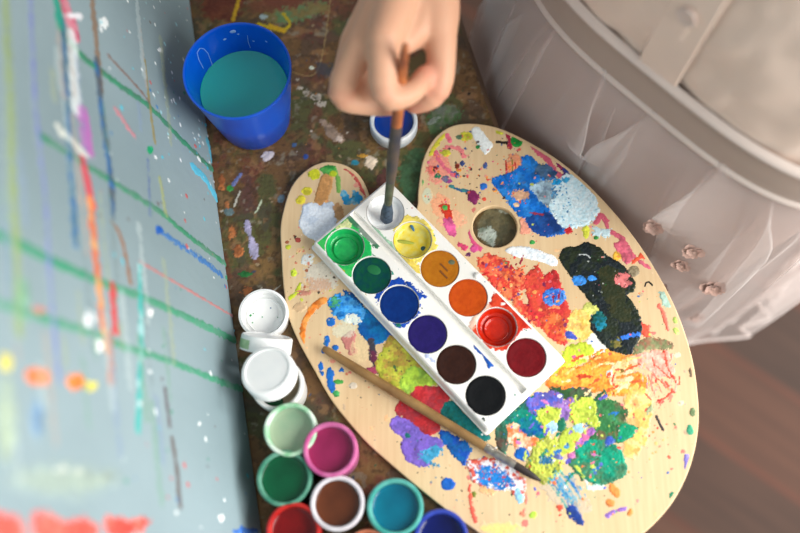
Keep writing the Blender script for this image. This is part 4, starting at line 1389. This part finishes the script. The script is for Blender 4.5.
M_speck = mat('specks', (40, 150, 80), .4)
jar(290, 429, .034, 27.5, (222, 236, 222), (120, 196, 140), (172, 206, 172), (196, 214, 180), 'white jar of pale green wash, topmost of the open jars by the easel', .0055)
jar(284, 478, .033, 28.5, (60, 130, 106), (110, 168, 144), (0, 84, 50), (2, 96, 58), 'jar of dark green paint between the easel and the pink jar', .003)
jar(330, 449, .036, 28, (190, 84, 140), (214, 120, 170), (152, 34, 84), (168, 42, 96), 'jar of raspberry pink paint with a pink rim', .004)
jar(337, 503, .034, 28, (206, 200, 206), (226, 222, 226), (96, 48, 26), (110, 56, 30), 'jar of brown paint with a whitish rim', .0035)
jar(395, 507, .034, 29, (62, 158, 148), (104, 186, 174), (0, 110, 140), (0, 124, 152), 'jar of turquoise blue paint with an aqua rim', .0035)
jar(293, 530, .033, 28, (172, 26, 24), (196, 50, 44), (150, 14, 16), (120, 8, 12), 'jar of red paint at the bottom edge beside the easel', .007)
jar(441, 537, .032, 28, (34, 52, 150), (60, 80, 180), (8, 24, 100), (10, 30, 120), 'jar of navy blue paint at the bottom edge under the palette rim', .006)
jar(368, 553, .030, 24, (190, 100, 70), (206, 130, 100), (150, 66, 36), (160, 80, 40), 'jar of rust orange paint cut off between the brown and turquoise jars', .004)
jar(393.5, 120, .0150, 24.5, (232, 234, 234), (206, 216, 226), (6, 66, 170), (4, 52, 150), 'white jar of blue paint under the hand', .0035)
ej = jar(277, 384, .030, 27, (240, 240, 238), (232, 232, 228), (206, 190, 160), (196, 176, 140), 'nearly empty white jar half covered by a tilted lid', .018)
gs = lathe('green_blot', [(0, 0), (.005, 0), (.004, .0008), (0, .001)], mat('green_blot', (10, 84, 50), .3, (20, 110, 60), 200), ej, 20)
gs.location = (-.0045, -.0075, .0117)
gs.scale = (1.2, .7, 1)


def lid(name_label, loc, rot, inside_up=False, r=.0158, specks=(), stain=None):
    e = empty('jar_lid', loc, rot)
    tag(e, name_label, 'lid', 'white jar lids')
    H = .0100
    # closed face at +z, opening at z = 0
    prof = [(r - .0016, 0), (r, .0003), (r, H - .0012), (r - .0005, H - .0003), (r - .0014, H), (r * .84, H), (r * .82, H - .0005), (0, H - .0005),
            (0, H - .0018), (r - .003, H - .0018), (r - .0018, H - .0025), (r - .0016, 0)]
    lathe('cap', prof, M_white, e, 64, 35)
    lathe('liner', [(0, H - .0018), (r * .74, H - .0018), (r * .74, H - .0028), (r * .70, H - .0031), (r * .68, H - .0024), (0, H - .0024)], M_white, e, 48, 40)
    if stain:
        lathe('paint_stain', [(r - .0019, .0012), (r - .0030, H - .0030), (r * .75, H - .0034), (r * .72, H - .0034)], stain, e, 40, 60)
    for (x, y, q, m_) in specks:
        o = lathe('paint_speck', [(q, 0), (q * .7, .0003), (0, .0004)], m_, e, 12)
        o.rotation_euler = (math.pi, 0, 0)
        o.location = (x, y, H - .0023)
    return e


c = un(264, 314, .006)
lid('white lid lying upside down with green specks, uppermost of the three lids', (c.x, c.y, .0088), (math.pi, 0, .4), specks=[(-.0085, -.004, .0009, M_speck), (-.009, .001, .0005, M_speck), (-.002, .0, .0005, M_speck), (.005, -.0035, .0006, mat('grey_specks', (120, 140, 170), .4)), (.007, .004, .0004, M_speck), (-.0065, -.0045, .0005, M_speck)])
M_purple = mat('purple_stain', (110, 24, 66), .35, (150, 60, 100), 160)
c = un(265.5, 344, .018)
# standing on its rim, closed face away from the camera foot point
l2 = lid('white lid standing on edge with plum paint inside, between the other two lids', (0, 0, 0), (0, 0, 0), stain=M_purple)
axis = Vector((0.14, 0.95, 0.32)).normalized()
q = axis.to_track_quat('Z', 'Y')
l2.rotation_mode = 'QUATERNION'
l2.rotation_quaternion = q
zz = .0158 * math.sqrt(1 - axis.z ** 2) + .0004
l2.location = Vector((c.x, c.y, zz)) - axis * .004
gsm = lathe('green_smear', [(.0159, .0015), (.01605, .002), (.01605, .0065), (.0159, .007)], mat('green_smear', (150, 190, 140), .4, (190, 214, 170), 200), None, 64)
bm = bmesh.new()
bm.from_mesh(gsm.data)
axx = q.inverted() @ Vector((-.9, .1, .5))
dead = [v for v in bm.verts if Vector((v.co.x, v.co.y, 0)).normalized().dot(Vector((axx.x, axx.y, 0)).normalized()) < .80]
bmesh.ops.delete(bm, geom=dead, context='VERTS')
bm.to_mesh(gsm.data)
bm.free()
gsm.parent = l2
c = un(268.5, 372, .037)
l3 = lid('white lid closed side up, tilted over the nearly empty jar', (0, 0, 0), (0, 0, 0))
axis = Vector((-0.16, 0.24, 0.95)).normalized()
l3.rotation_mode = 'QUATERNION'
l3.rotation_quaternion = axis.to_track_quat('Z', 'Y')
l3.location = Vector((c.x, c.y, .0405)) - axis * .0085

# ------------------------------------------------------------------ cup of water
c = un(237, 70, .066)
cr = (un(237 + 54.5, 70, .066) - c).length
cup = empty('water_cup', (c.x, c.y, 0.0003))
tag(cup, 'blue plastic cup of cloudy teal rinse water between the easel and the hand', 'cup')
M_cup = mat('blue_plastic', (2, 92, 216), 0.28, (2, 82, 204), 30, spec=.5, sss=.15)
Hc = .066
rb = cr * .72
cp = [(0, 0), (rb * .9, 0), (rb, .002), (rb + (cr - rb) * .5, Hc * .5), (cr - .0006, Hc - .003), (cr, Hc - .0012), (cr - .0002, Hc), (cr - .0012, Hc),
      (cr - .0018, Hc - .001), (cr - .0021, Hc - .003), (rb + (cr - rb) * .5 - .0016, Hc * .5), (rb - .0016, .004), (0, .0034)]
lathe('cup_body', cp, M_cup, cup, 72, 45)
M_water = mat('teal_water', (2, 176, 164), 0.12, (6, 182, 168), 14, spec=.5)
zl = .041
rl = rb + (cr - rb) * zl / Hc - .0018
lathe('water', [(0, .0042), (rb - .002, .0044), (rl, zl), (rl - .0007, zl - .0005), (rl * .5, zl - .0005), (0, zl - .0005)], M_water, cup, 64, 50)
M_drop = mat('pale_drops', (150, 190, 235), .3)
for (a, z, s) in ((100, .060, .0016), (112, .055, .0009), (78, .051, .0006), (95, .057, .0006), (60, .055, .0007)):
    r = rb + (cr - rb) * z / Hc - .0017
    bm = bmesh.new()
    bmesh.ops.create_uvsphere(bm, u_segments=12, v_segments=8, radius=1)
    for v in bm.verts:
        v.co = Vector((v.co.x * s * .35, v.co.y * s * 1.3, v.co.z * s))
    me = bpy.data.meshes.new('water_drop')
    bm.to_mesh(me)
    bm.free()
    o = link('water_drop', me, M_drop, cup)
    o.location = (r * math.cos(R(a)), r * math.sin(R(a)), z)
    o.rotation_euler = (0, 0, R(a))
# dried water runs inside the cup
for (a0, z0, pts_) in ((140, .058, [(0, 0), (4, .003), (10, .0025), (13, -.003), (14, -.012)]), (140, .058, [(0, 0), (-2, -.006), (0, -.016), (2, -.02)]),
                       (84, .056, [(0, 0), (1, -.006), (0, -.012)])):
    P3 = []
    for (da, dz) in pts_:
        z = z0 + dz
        r = rb + (cr - rb) * z / Hc - .0018
        P3.append((r * math.cos(R(a0 + da)), r * math.sin(R(a0 + da)), z))
    tube('water_run', P3, [.00022] * len(P3), M_drop, cup, 8)

# ------------------------------------------------------------------ the child
CX, CY = 0.222, 0.332
FWD = Vector((-0.7071, -0.7071, 0))
SIDE = Vector((-0.7071, 0.7071, 0))          # towards the child's right
UPV = Vector((0, 0, 1))
CC = Vector((CX, CY, 0))


def body(f, s, z):
    return CC + FWD * f + SIDE * s + UPV * z


parts_v, parts_f = [], []


def chain(pts, rads, n=20, sub=5, flat=1.0, up=None):
    """tapered tube through joints with round ends"""
    P_ = catmull([tuple(p) for p in pts], False, sub)
    Rr = catmull([(r, 0) for r in rads], False, sub)[:, 0]
    P_ = [Vector(p) for p in P_]
    base = len(parts_v)
    ref = Vector(up) if up is not None else Vector((0.3, 0.2, 1)).normalized()
    rings = []
    # round caps
    d0 = (P_[1] - P_[0]).normalized()
    d1 = (P_[-1] - P_[-2]).normalized()
    seq = []
    for t in (75, 50, 25):
        seq.append((P_[0] - d0 * Rr[0] * math.sin(R(t)), Rr[0] * math.cos(R(t)), d0))
    for i, p in enumerate(P_):
        d = (P_[min(i + 1, len(P_) - 1)] - P_[max(i - 1, 0)]).normalized()
        seq.append((p, Rr[i], d))
    for t in (25, 50, 75):
        seq.append((P_[-1] + d1 * Rr[-1] * math.sin(R(t)), Rr[-1] * math.cos(R(t)), d1))
    for (p, r, d) in seq:
        a = d.cross(ref)
        if a.length < 1e-3:
            a = d.cross(Vector((1, 0, 0)))
        a.normalize()
        b = d.cross(a)
        st = len(parts_v)
        for k in range(n):
            t = 2 * math.pi * k / n
            parts_v.append(p + (a * math.cos(t) + b * math.sin(t) * flat) * r)
        rings.append(st)
    for a, b in zip(rings[:-1], rings[1:]):
        for k in range(n):
            k2 = (k + 1) % n
            parts_f.append((a + k, a + k2, b + k2, b + k))
    parts_f.append(tuple(rings[0] + k for k in range(n))[::-1])
    parts_f.append(tuple(rings[-1] + k for k in range(n)))


# hand joints, traced at their heights above the table
Wr = un(414, -52, .136)
I = [un(384, 38, .139), un(385, 93, .127), un(410, 93, .121), un(425, 75, .119)]
Mi = [un(362, 46, .128), un(341, 93, .109), un(370, 104, .097), un(396, 106, .095)]
Ri = [un(355, 42, .114), un(345, 88, .093), un(366, 99, .080), un(388, 98, .078)]
Pk = [un(360, 30, .102), un(354, 76, .081), un(370, 90, .070), un(386, 88, .069)]
Tm = [un(434, -5, .128), un(441, 46, .121), un(437, 90, .110), un(415, 104, .100)]
chain(I, [.0092, .0078, .0066, .0056], sub=4)
chain(Mi, [.0092, .0078, .0068, .0056], sub=4)
chain(Ri, [.0086, .0074, .0066, .0054], sub=4)
chain(Pk, [.0080, .0066, .0058, .0048], sub=4)
chain(Tm, [.0130, .0088, .0078, .0060], sub=4)
for K, r in ((I[0], .0098), (Mi[0], .0092), (Ri[0], .0088), (Pk[0], .0082)):
    chain([Wr, Wr.lerp(K, .5) + Vector((0, 0, -.002)), K], [.0155, .0125, r])
chain([Wr, Tm[0], Tm[1].lerp(Tm[0], .4)], [.016, .0140, .0115])
# web between thumb and index
chain([un(428, -12, .130), un(418, 26, .128), un(402, 46, .128)], [.012, .0080, .0060])
chain([un(438, 24, .122), un(424, 36, .122), un(408, 46, .124)], [.008, .0052, .0045])
chain([un(392, -20, .134), un(406, 8, .130)], [.013, .010])
# palm underside
chain([un(404, 0, .118), un(388, 40, .108)], [.014, .012])
chain([un(366, 66, .108), un(372, 96, .100)], [.0070, .0065])
# forearm and upper arm
shR, elR = body(-.02, .118, .365), Vector((.030, .462, .236))
chain([Wr + Vector((0, 0.004, 0)), Wr.lerp(elR, .3), Wr.lerp(elR, .7), elR], [.0185, .0215, .0265, .0265])
chain([elR, elR.lerp(shR, .5), shR], [.027, .0295, .034])
# left arm hanging at the side
shL, elL, wrL = body(-.02, -.118, .365), body(-.12, -.150, .215), body(-.165, -.06, .07)
chain([shL, shL.lerp(elL, .5), elL], [.034, .0295, .027])
chain([elL, elL.lerp(wrL, .35), wrL], [.0265, .0255, .018])
hl = wrL
for k, (s_, ln) in enumerate(((.012, .040), (.004, .045), (-.004, .042), (-.012, .034))):
    b0 = hl + FWD * s_ + Vector((0, 0, -.048))
    chain([hl, b0], [.014, .009])
    chain([b0, b0 + Vector((0, 0, -ln * .5)) + FWD * .004, b0 + Vector((0, 0, -ln)) + FWD * .012], [.0080, .0068, .0055])
chain([hl + FWD * .010, hl + FWD * .026 + Vector((0, 0, -.028)), hl + FWD * .030 + Vector((0, 0, -.052))], [.011, .0088, .0066])
# trunk, neck, head
chain([body(-.01, 0, -.04), body(0, 0, .07), body(-.005, 0, .20), body(-.015, 0, .33), body(-.02, 0, .37)], [.092, .082, .088, .085, .05], n=28, up=FWD)
chain([body(-.02, .09, .355), body(-.02, 0, .375), body(-.02, -.09, .355)], [.036, .042, .036])
chain([body(-.02, 0, .37), body(-.012, 0, .43)], [.032, .030])
hd = body(.008, 0, .515)
chain([hd + UPV * -.035 + FWD * .012, hd + UPV * .012, hd + UPV * .040 - FWD * .01], [.050, .071, .066], n=28)
chain([hd + FWD * .064 + UPV * -.012, hd + FWD * .076 + UPV * -.020], [.007, .0085])          # nose
for s_ in (-1, 1):
    chain([hd + SIDE * s_ * .068 + UPV * .004, hd + SIDE * s_ * .073 + UPV * -.014], [.013, .009])
    # legs and feet
    hip, kn, an = body(-.01, s_ * .045, -.05), body(.0, s_ * .05, -.31), body(-.02, s_ * .05, -.545)
    chain([hip, hip.lerp(kn, .5), kn], [.058, .050, .040])
    chain([kn, kn.lerp(an, .35), an], [.039, .040, .026])
    chain([an + UPV * -.02 - FWD * .015, an + FWD * .05 + UPV * -.033, an + FWD * .10 + UPV * -.036], [.026, .023, .017])

me = bpy.data.meshes.new('person')
me.from_pydata([tuple(v) for v in parts_v], [], parts_f)
person = bpy.data.objects.new('person', me)
COL.objects.link(person)
bm = bmesh.new()
bm.from_mesh(me)
bmesh.ops.recalc_face_normals(bm, faces=bm.faces)
bm.to_mesh(me)
bm.free()
md = person.modifiers.new('weld', 'REMESH')
md.mode = 'VOXEL'
md.voxel_size = 0.0016
md.use_smooth_shade = True
md = person.modifiers.new('soften', 'SMOOTH')
md.factor = 0.5
md.iterations = 4
bpy.context.view_layer.update()
dg = bpy.context.evaluated_depsgraph_get()
me2 = bpy.data.meshes.new_from_object(person.evaluated_get(dg))
person.modifiers.clear()
person.data = me2
me2.name = 'person'
nv = len(me2.vertices)
co = np.empty(nv * 3, np.float32)
me2.vertices.foreach_get('co', co)
co = co.reshape(-1, 3)
base = np.tile(s2l((214, 164, 134)), (nv, 1))
pink = s2l((208, 120, 102))
for (q, r) in ((I[3], .013), (Tm[3], .014), (Mi[3], .013), (I[1], .009), (Mi[1], .010), (Tm[2], .010)):
    d = np.linalg.norm(co - np.array(q), axis=1)
    t = (np.clip(1 - d / r, 0, 1) * .75)[:, None]
    base = base * (1 - t) + pink * t
at = me2.attributes.new('paint', 'FLOAT_COLOR', 'POINT')
at.data.foreach_set('color', np.concatenate([base, np.ones((nv, 1))], 1).astype(np.float32).ravel())
M_skin = mat('skin', (226, 176, 148), .5, attr=True, sss=.15, spec=.3, bump=.08, bscale=700)
me2.materials.clear()
me2.materials.append(M_skin)
me2.polygons.foreach_set('use_smooth', [True] * len(me2.polygons))
tag(person, 'child in a pale tulle dress at the table, right hand holding a paintbrush', 'person')

M_hair = mat('brown_hair', (74, 50, 36), .5, (50, 34, 24), 60, bump=.4, bscale=90)
bm = bmesh.new()
bmesh.ops.create_uvsphere(bm, u_segments=48, v_segments=32, radius=1)
bmesh.ops.delete(bm, geom=[v for v in bm.verts if (v.co.x > .25 and v.co.z < .28) or v.co.z < -.92], context='VERTS')
for v in bm.verts:
    f, s_, z = v.co.x, v.co.y, v.co.z
    if z < 0:
        z *= 1.5
    rw = 1 + .03 * math.sin(23 * math.atan2(s_, f))
    v.co = hd + UPV * .022 + FWD * (f * .086 * rw - .008) + SIDE * (s_ * .083 * rw) + UPV * (z * .094)
bmesh.ops.solidify(bm, geom=list(bm.faces), thickness=.006)
me = bpy.data.meshes.new('hair')
bm.to_mesh(me)
bm.free()
link('hair', me, M_hair, person)
for s_ in (-1, 1):
    pe = hd + FWD * .0655 + SIDE * s_ * .026 + UPV * .004
    bm = bmesh.new()
    bmesh.ops.create_uvsphere(bm, u_segments=16, v_segments=10, radius=.008)
    for v in bm.verts:
        v.co += pe
    me = bpy.data.meshes.new('eye')
    bm.to_mesh(me)
    bm.free()
    link('eye', me, mat('eye_dark', (70, 50, 40), .2), person)
pl = [hd + FWD * .060 + SIDE * (t * .018) + UPV * (-.043 + abs(t) * .002) + FWD * (.004 * (1 - t * t)) for t in (-1, -.5, 0, .5, 1)]
tube('mouth', pl, [.001, .0036, .0042, .0036, .001], mat('lips', (196, 104, 98), .4), person, 10, .7)


# dress
def superell(phi, a, b, n):
    c_, s_ = math.cos(phi), math.sin(phi)
    r = (abs(c_ / b) ** n + abs(s_ / a) ** n) ** (-1 / n)
    return FWD * (r * c_) + SIDE * (r * s_)


def fabric(name, col, rough=.8, sheen=.3, weave=900):
    m = mat(name, col, rough, tuple(min(255, int(x * 1.03)) for x in col), 30, spec=.2, bump=.05, bscale=weave)
    p = m.node_tree.nodes['Principled BSDF']
    p.inputs['Sheen Weight'].default_value = sheen
    return m


M_bod = fabric('dress_cotton', (236, 212, 194))
M_band = fabric('waist_ribbon', (176, 156, 142), .6)
M_pipe = fabric('waist_piping', (216, 200, 190))
M_lin = fabric('skirt_lining', (176, 142, 126), .7)


def tulle_material(name, dens):
    m = bpy.data.materials.new(name)
    m.use_nodes = True
    nt = m.node_tree
    for n in list(nt.nodes):
        nt.nodes.remove(n)
    L = nt.links.new
    out = nt.nodes.new('ShaderNodeOutputMaterial')
    df = nt.nodes.new('ShaderNodeBsdfDiffuse')
    df.inputs[0].default_value = lin((246, 238, 234))
    tr_ = nt.nodes.new('ShaderNodeBsdfTranslucent')
    tr_.inputs[0].default_value = lin((246, 238, 234))
    mx = nt.nodes.new('ShaderNodeMixShader')
    mx.inputs[0].default_value = .4
    L(df.outputs[0], mx.inputs[1])
    L(tr_.outputs[0], mx.inputs[2])
    tp = nt.nodes.new('ShaderNodeBsdfTransparent')
    m2 = nt.nodes.new('ShaderNodeMixShader')
    m2.inputs[0].default_value = dens
    L(tp.outputs[0], m2.inputs[1])
    L(mx.outputs[0], m2.inputs[2])
    L(m2.outputs[0], out.inputs[0])
    return m


M_tul = tulle_material('tulle', .36)
M_hem = tulle_material('tulle_hem', .75)
WZ = 0.100                                    # height of the waist seam


def waistf(phi, k=1.0):
    return superell(phi, .134 * k, .119 * k, 3.4)


def push(p):
    """cloth hangs outside the table edge and the overhanging palette"""
    lim = .141 + max(0, abs(p.z) - .022) * .8
    f = (p - CC).dot(FWD)
    if f > lim and p.z < .05:
        p = p - FWD * (f - lim) * .93
    if p.z < 0.02:
        d = (p - E1).dot(eleft)
        if d > -0.006 and p.z > -.12:
            p = p - eleft * (d + 0.006)
    return p


def skirt(name, m, parent, grow, amp, nf, z1, seed, tang=0.0):
    n, rows = 840, 40
    rr = random.Random(seed)
    rid = [(2 * math.pi * (i + rr.uniform(-.45, .45)) / nf, rr.uniform(.25, 1.0), rr.uniform(.02, .05), rr.uniform(-.5, .5), rr.uniform(-.2, .12)) for i in range(nf)]
    ph = [rr.uniform(0, 6.28) for _ in range(4)]
    vs, fs = [], []
    A = np.arange(n) * 2 * math.pi / n
    for j in range(rows + 1):
        t = j / rows
        f = np.zeros(n)
        g = np.zeros(n)
        for (th_, am, wd, dr, t0) in rid:
            d = np.abs((A - th_ - dr * t * .5 + math.pi) % (2 * math.pi) - math.pi)
            e = min(1, max(0, (t - t0) * 2.5 + .15)) * min(1, t * 6)
            b = am * e * np.exp(-(d / (wd * (.7 + 1.3 * t))) ** 1.4)
            f = np.maximum(f, b)
            g = np.where(b >= f - 1e-9, math.copysign(1, dr) * b, g)
        e = 1 - (1 - t) ** 1.8
        for i in range(n):
            a = A[i]
            p0 = superell(a, .134 + (.003 if math.sin(a) < 0 else .022) * e + grow * (.3 + .7 * e) * (3.0 if grow < -.008 and math.sin(a) < 0 else 1), .119 + .036 * e + grow * (.3 + .7 * e), 3.4 - .7 * e)
            u_ = p0.normalized()
            r = p0.length + amp * f[i] + .006 * math.sin(min(1, t * 8) * math.pi / 2)
            z = WZ - (WZ - z1) * t + (.007 * math.sin(5 * a + ph[1]) + .005 * math.sin(12 * a + ph[2])) * t * t
            vs.append(push(CC + u_ * r + Vector((-u_.y, u_.x, 0)) * (tang * g[i]) + UPV * z))
    for j in range(rows):
        for i in range(n):
            i2 = (i + 1) % n
            fs.append((j * n + i, j * n + i2, (j + 1) * n + i2, (j + 1) * n + i))
    o = meshobj(name, vs, fs, m, parent)
    return o, vs, (n, rows)


def loft(name, m, parent, secs, n=200, wob=0.0):
    """secs: list of (z, a, b, exponent, forward shift)"""
    vs, fs = [], []
    if wob:
        zz = [q_[0] for q_ in secs]
        zs = np.linspace(zz[0], zz[-1], 60)
        secs = [tuple([z] + [float(np.interp(z, zz, [q_[k] for q_ in secs])) for k in (1, 2, 3, 4)]) for z in zs]
    for j, (z, a, b, ex, fs_) in enumerate(secs):
        for i in range(n):
            p = 2 * math.pi * i / n
            q = CC + superell(p, a, b, ex) + FWD * fs_ + UPV * z
            if wob:
                q += superell(p, 1, 1, 2) * wob * 6 * float(fbm(np.array(p * 4.0 + z * 9), np.array(z * 26.0 + p), 3) - .5)
            vs.append(q)
    for j in range(len(secs) - 1):
        for i in range(n):
            i2 = (i + 1) % n
            fs.append((j * n + i, j * n + i2, (j + 1) * n + i2, (j + 1) * n + i))
    return meshobj(name, vs, fs, m, parent)


dress = loft('dress', M_bod, person, [(WZ - .004, .132, .1175, 3.4, 0), (WZ + .006, .132, .1185, 3.4, 0), (WZ + .03, .129, .120, 3.2, 0.0), (WZ + .08, .122, .115, 2.7, .0),
                                      (WZ + .14, .116, .106, 2.4, 0), (WZ + .20, .118, .098, 2.3, -.006), (WZ + .245, .122, .088, 2.3, -.014), (WZ + .275, .118, .066, 2.2, -.02),
                                      (WZ + .298, .075, .052, 2, -.02), (WZ + .305, .046, .046, 2, -.02)], wob=.0022)
dress['label'] = 'pale cotton bodice of the dress'


def ring_band(name, m, z0, z1, k, bul):
    secs = []
    for i in range(7):
        t = i / 6
        b_ = bul * math.sin(math.pi * t)
        secs.append((z0 + (z1 - z0) * t, .134 * k + b_ + .003 * (1 - t), .119 * k + b_ + .003 * (1 - t), 3.4, 0))
    return loft(name, m, dress, secs)


ring_band('waistband', M_band, WZ - .010, WZ + .015, 1.02, .0010)
ring_band('piping', M_pipe, WZ - .0155, WZ - .0085, 1.02, .0034)
ring_band('piping', M_pipe, WZ + .0135, WZ + .0195, 1.012, .0026)
sk, sv, sn = skirt('skirt_lining', M_lin, dress, -.010, .003, 12, -.20, 4)
tu, tv, tn = skirt('tulle_overskirt', M_tul, dress, -.004, .010, 46, -.215, 9, .022)
tu2, tv2, tn2 = skirt('tulle_overskirt', M_tul, dress, .000, .012, 30, -.205, 21, .032)
for V_, N_ in ((tv, tn), (tv2, tn2)):
    last = V_[N_[0] * N_[1]:]
    tube('hem', list(last) + [last[0]], [.0014] * (len(last) + 1), M_hem, dress, 6)


def near_ray(verts, px, py, facing=True):
    d = ray(px, py).normalized()
    best, bd = None, 1e9
    for v in verts:
        w_ = v - CAM_LOC
        t = w_.dot(d)
        e = (w_ - d * t).length
        # nearest layer first
        sc = e * 4 + t * .4
        if e < .012 and sc < bd:
            best, bd = v, sc
    return best


M_fl = fabric('flower_fabric', (190, 156, 142), .7)
for k, (px, py, s_) in enumerate(((655, 226, .0075), (688, 268, .007), (703, 264, .008), (699, 292, .010), (690, 312, .008), (664, 300, .007))):
    v = near_ray(tv2, px, py)
    if v is None:
        continue
    out = (v - CC)
    out.z = .06
    out.normalize()
    qn = out.to_track_quat('Z', 'Y').to_matrix()
    vs, fs = [], []
    rr = random.Random(k)
    for lay in range(2):
        for i in range(6):
            a = i * math.pi / 3 + lay * .5 + rr.uniform(-.2, .2)
            L_ = s_ * .85 * (1.0 - .4 * lay) * rr.uniform(.85, 1.15)
            w_ = L_ * .48
            lift = .08 + .3 * lay
            b0 = len(vs)
            for (t, ww) in ((0, .15), (.35, .8), (.7, 1.0), (1, .45)):
                for sd in (-1, 0, 1):
                    x, y = L_ * t, w_ * ww * sd
                    z = L_ * lift * t * t + (abs(sd) * .12 * L_) + .001
                    vs.append(v + qn @ Vector((x * math.cos(a) - y * math.sin(a), x * math.sin(a) + y * math.cos(a), z)))
            for r_ in range(3):
                for c_ in range(2):
                    i0 = b0 + r_ * 3 + c_
                    fs.append((i0, i0 + 1, i0 + 4, i0 + 3))
    fo = meshobj('flower_applique', vs, fs, M_fl, dress)
    fo.data.materials[0] = M_fl
# bodice placket and button
vs, fs = [], []
for j in range(14):
    z = WZ + .014 + .24 * j / 13
    for (s_, b_) in ((-.013, .0), (-.012, .0014), (.012, .0018), (.013, .0)):
        bb = np.interp(z - WZ, [.03, .08, .14, .20, .26], [.1205, .1155, .1065, .093, .076]) - .0015
        vs.append(body(bb + .0015 + b_ - .004 * max(0, (z - WZ - .18) / .06), s_ + .004, z))
for j in range(13):
    for i in range(3):
        fs.append((j * 4 + i, j * 4 + i + 1, (j + 1) * 4 + i + 1, (j + 1) * 4 + i))
meshobj('placket', vs, fs, M_bod, dress, True, 40)
for z in (.058, .105, .150):
    bt = lathe('button', [(0, 0), (.0055, 0), (.006, .001), (.0055, .0019), (.0042, .0015), (0, .0013)], fabric('button_pearl', (216, 196, 184), .3), dress, 28)
    bt.rotation_euler = FWD.to_track_quat('Z', 'Y').to_euler()
    bt.location = body(float(np.interp(z + .012, [.03, .08, .14, .20], [.1205, .1155, .1065, .093])) + .002, .004, WZ + z + .012)
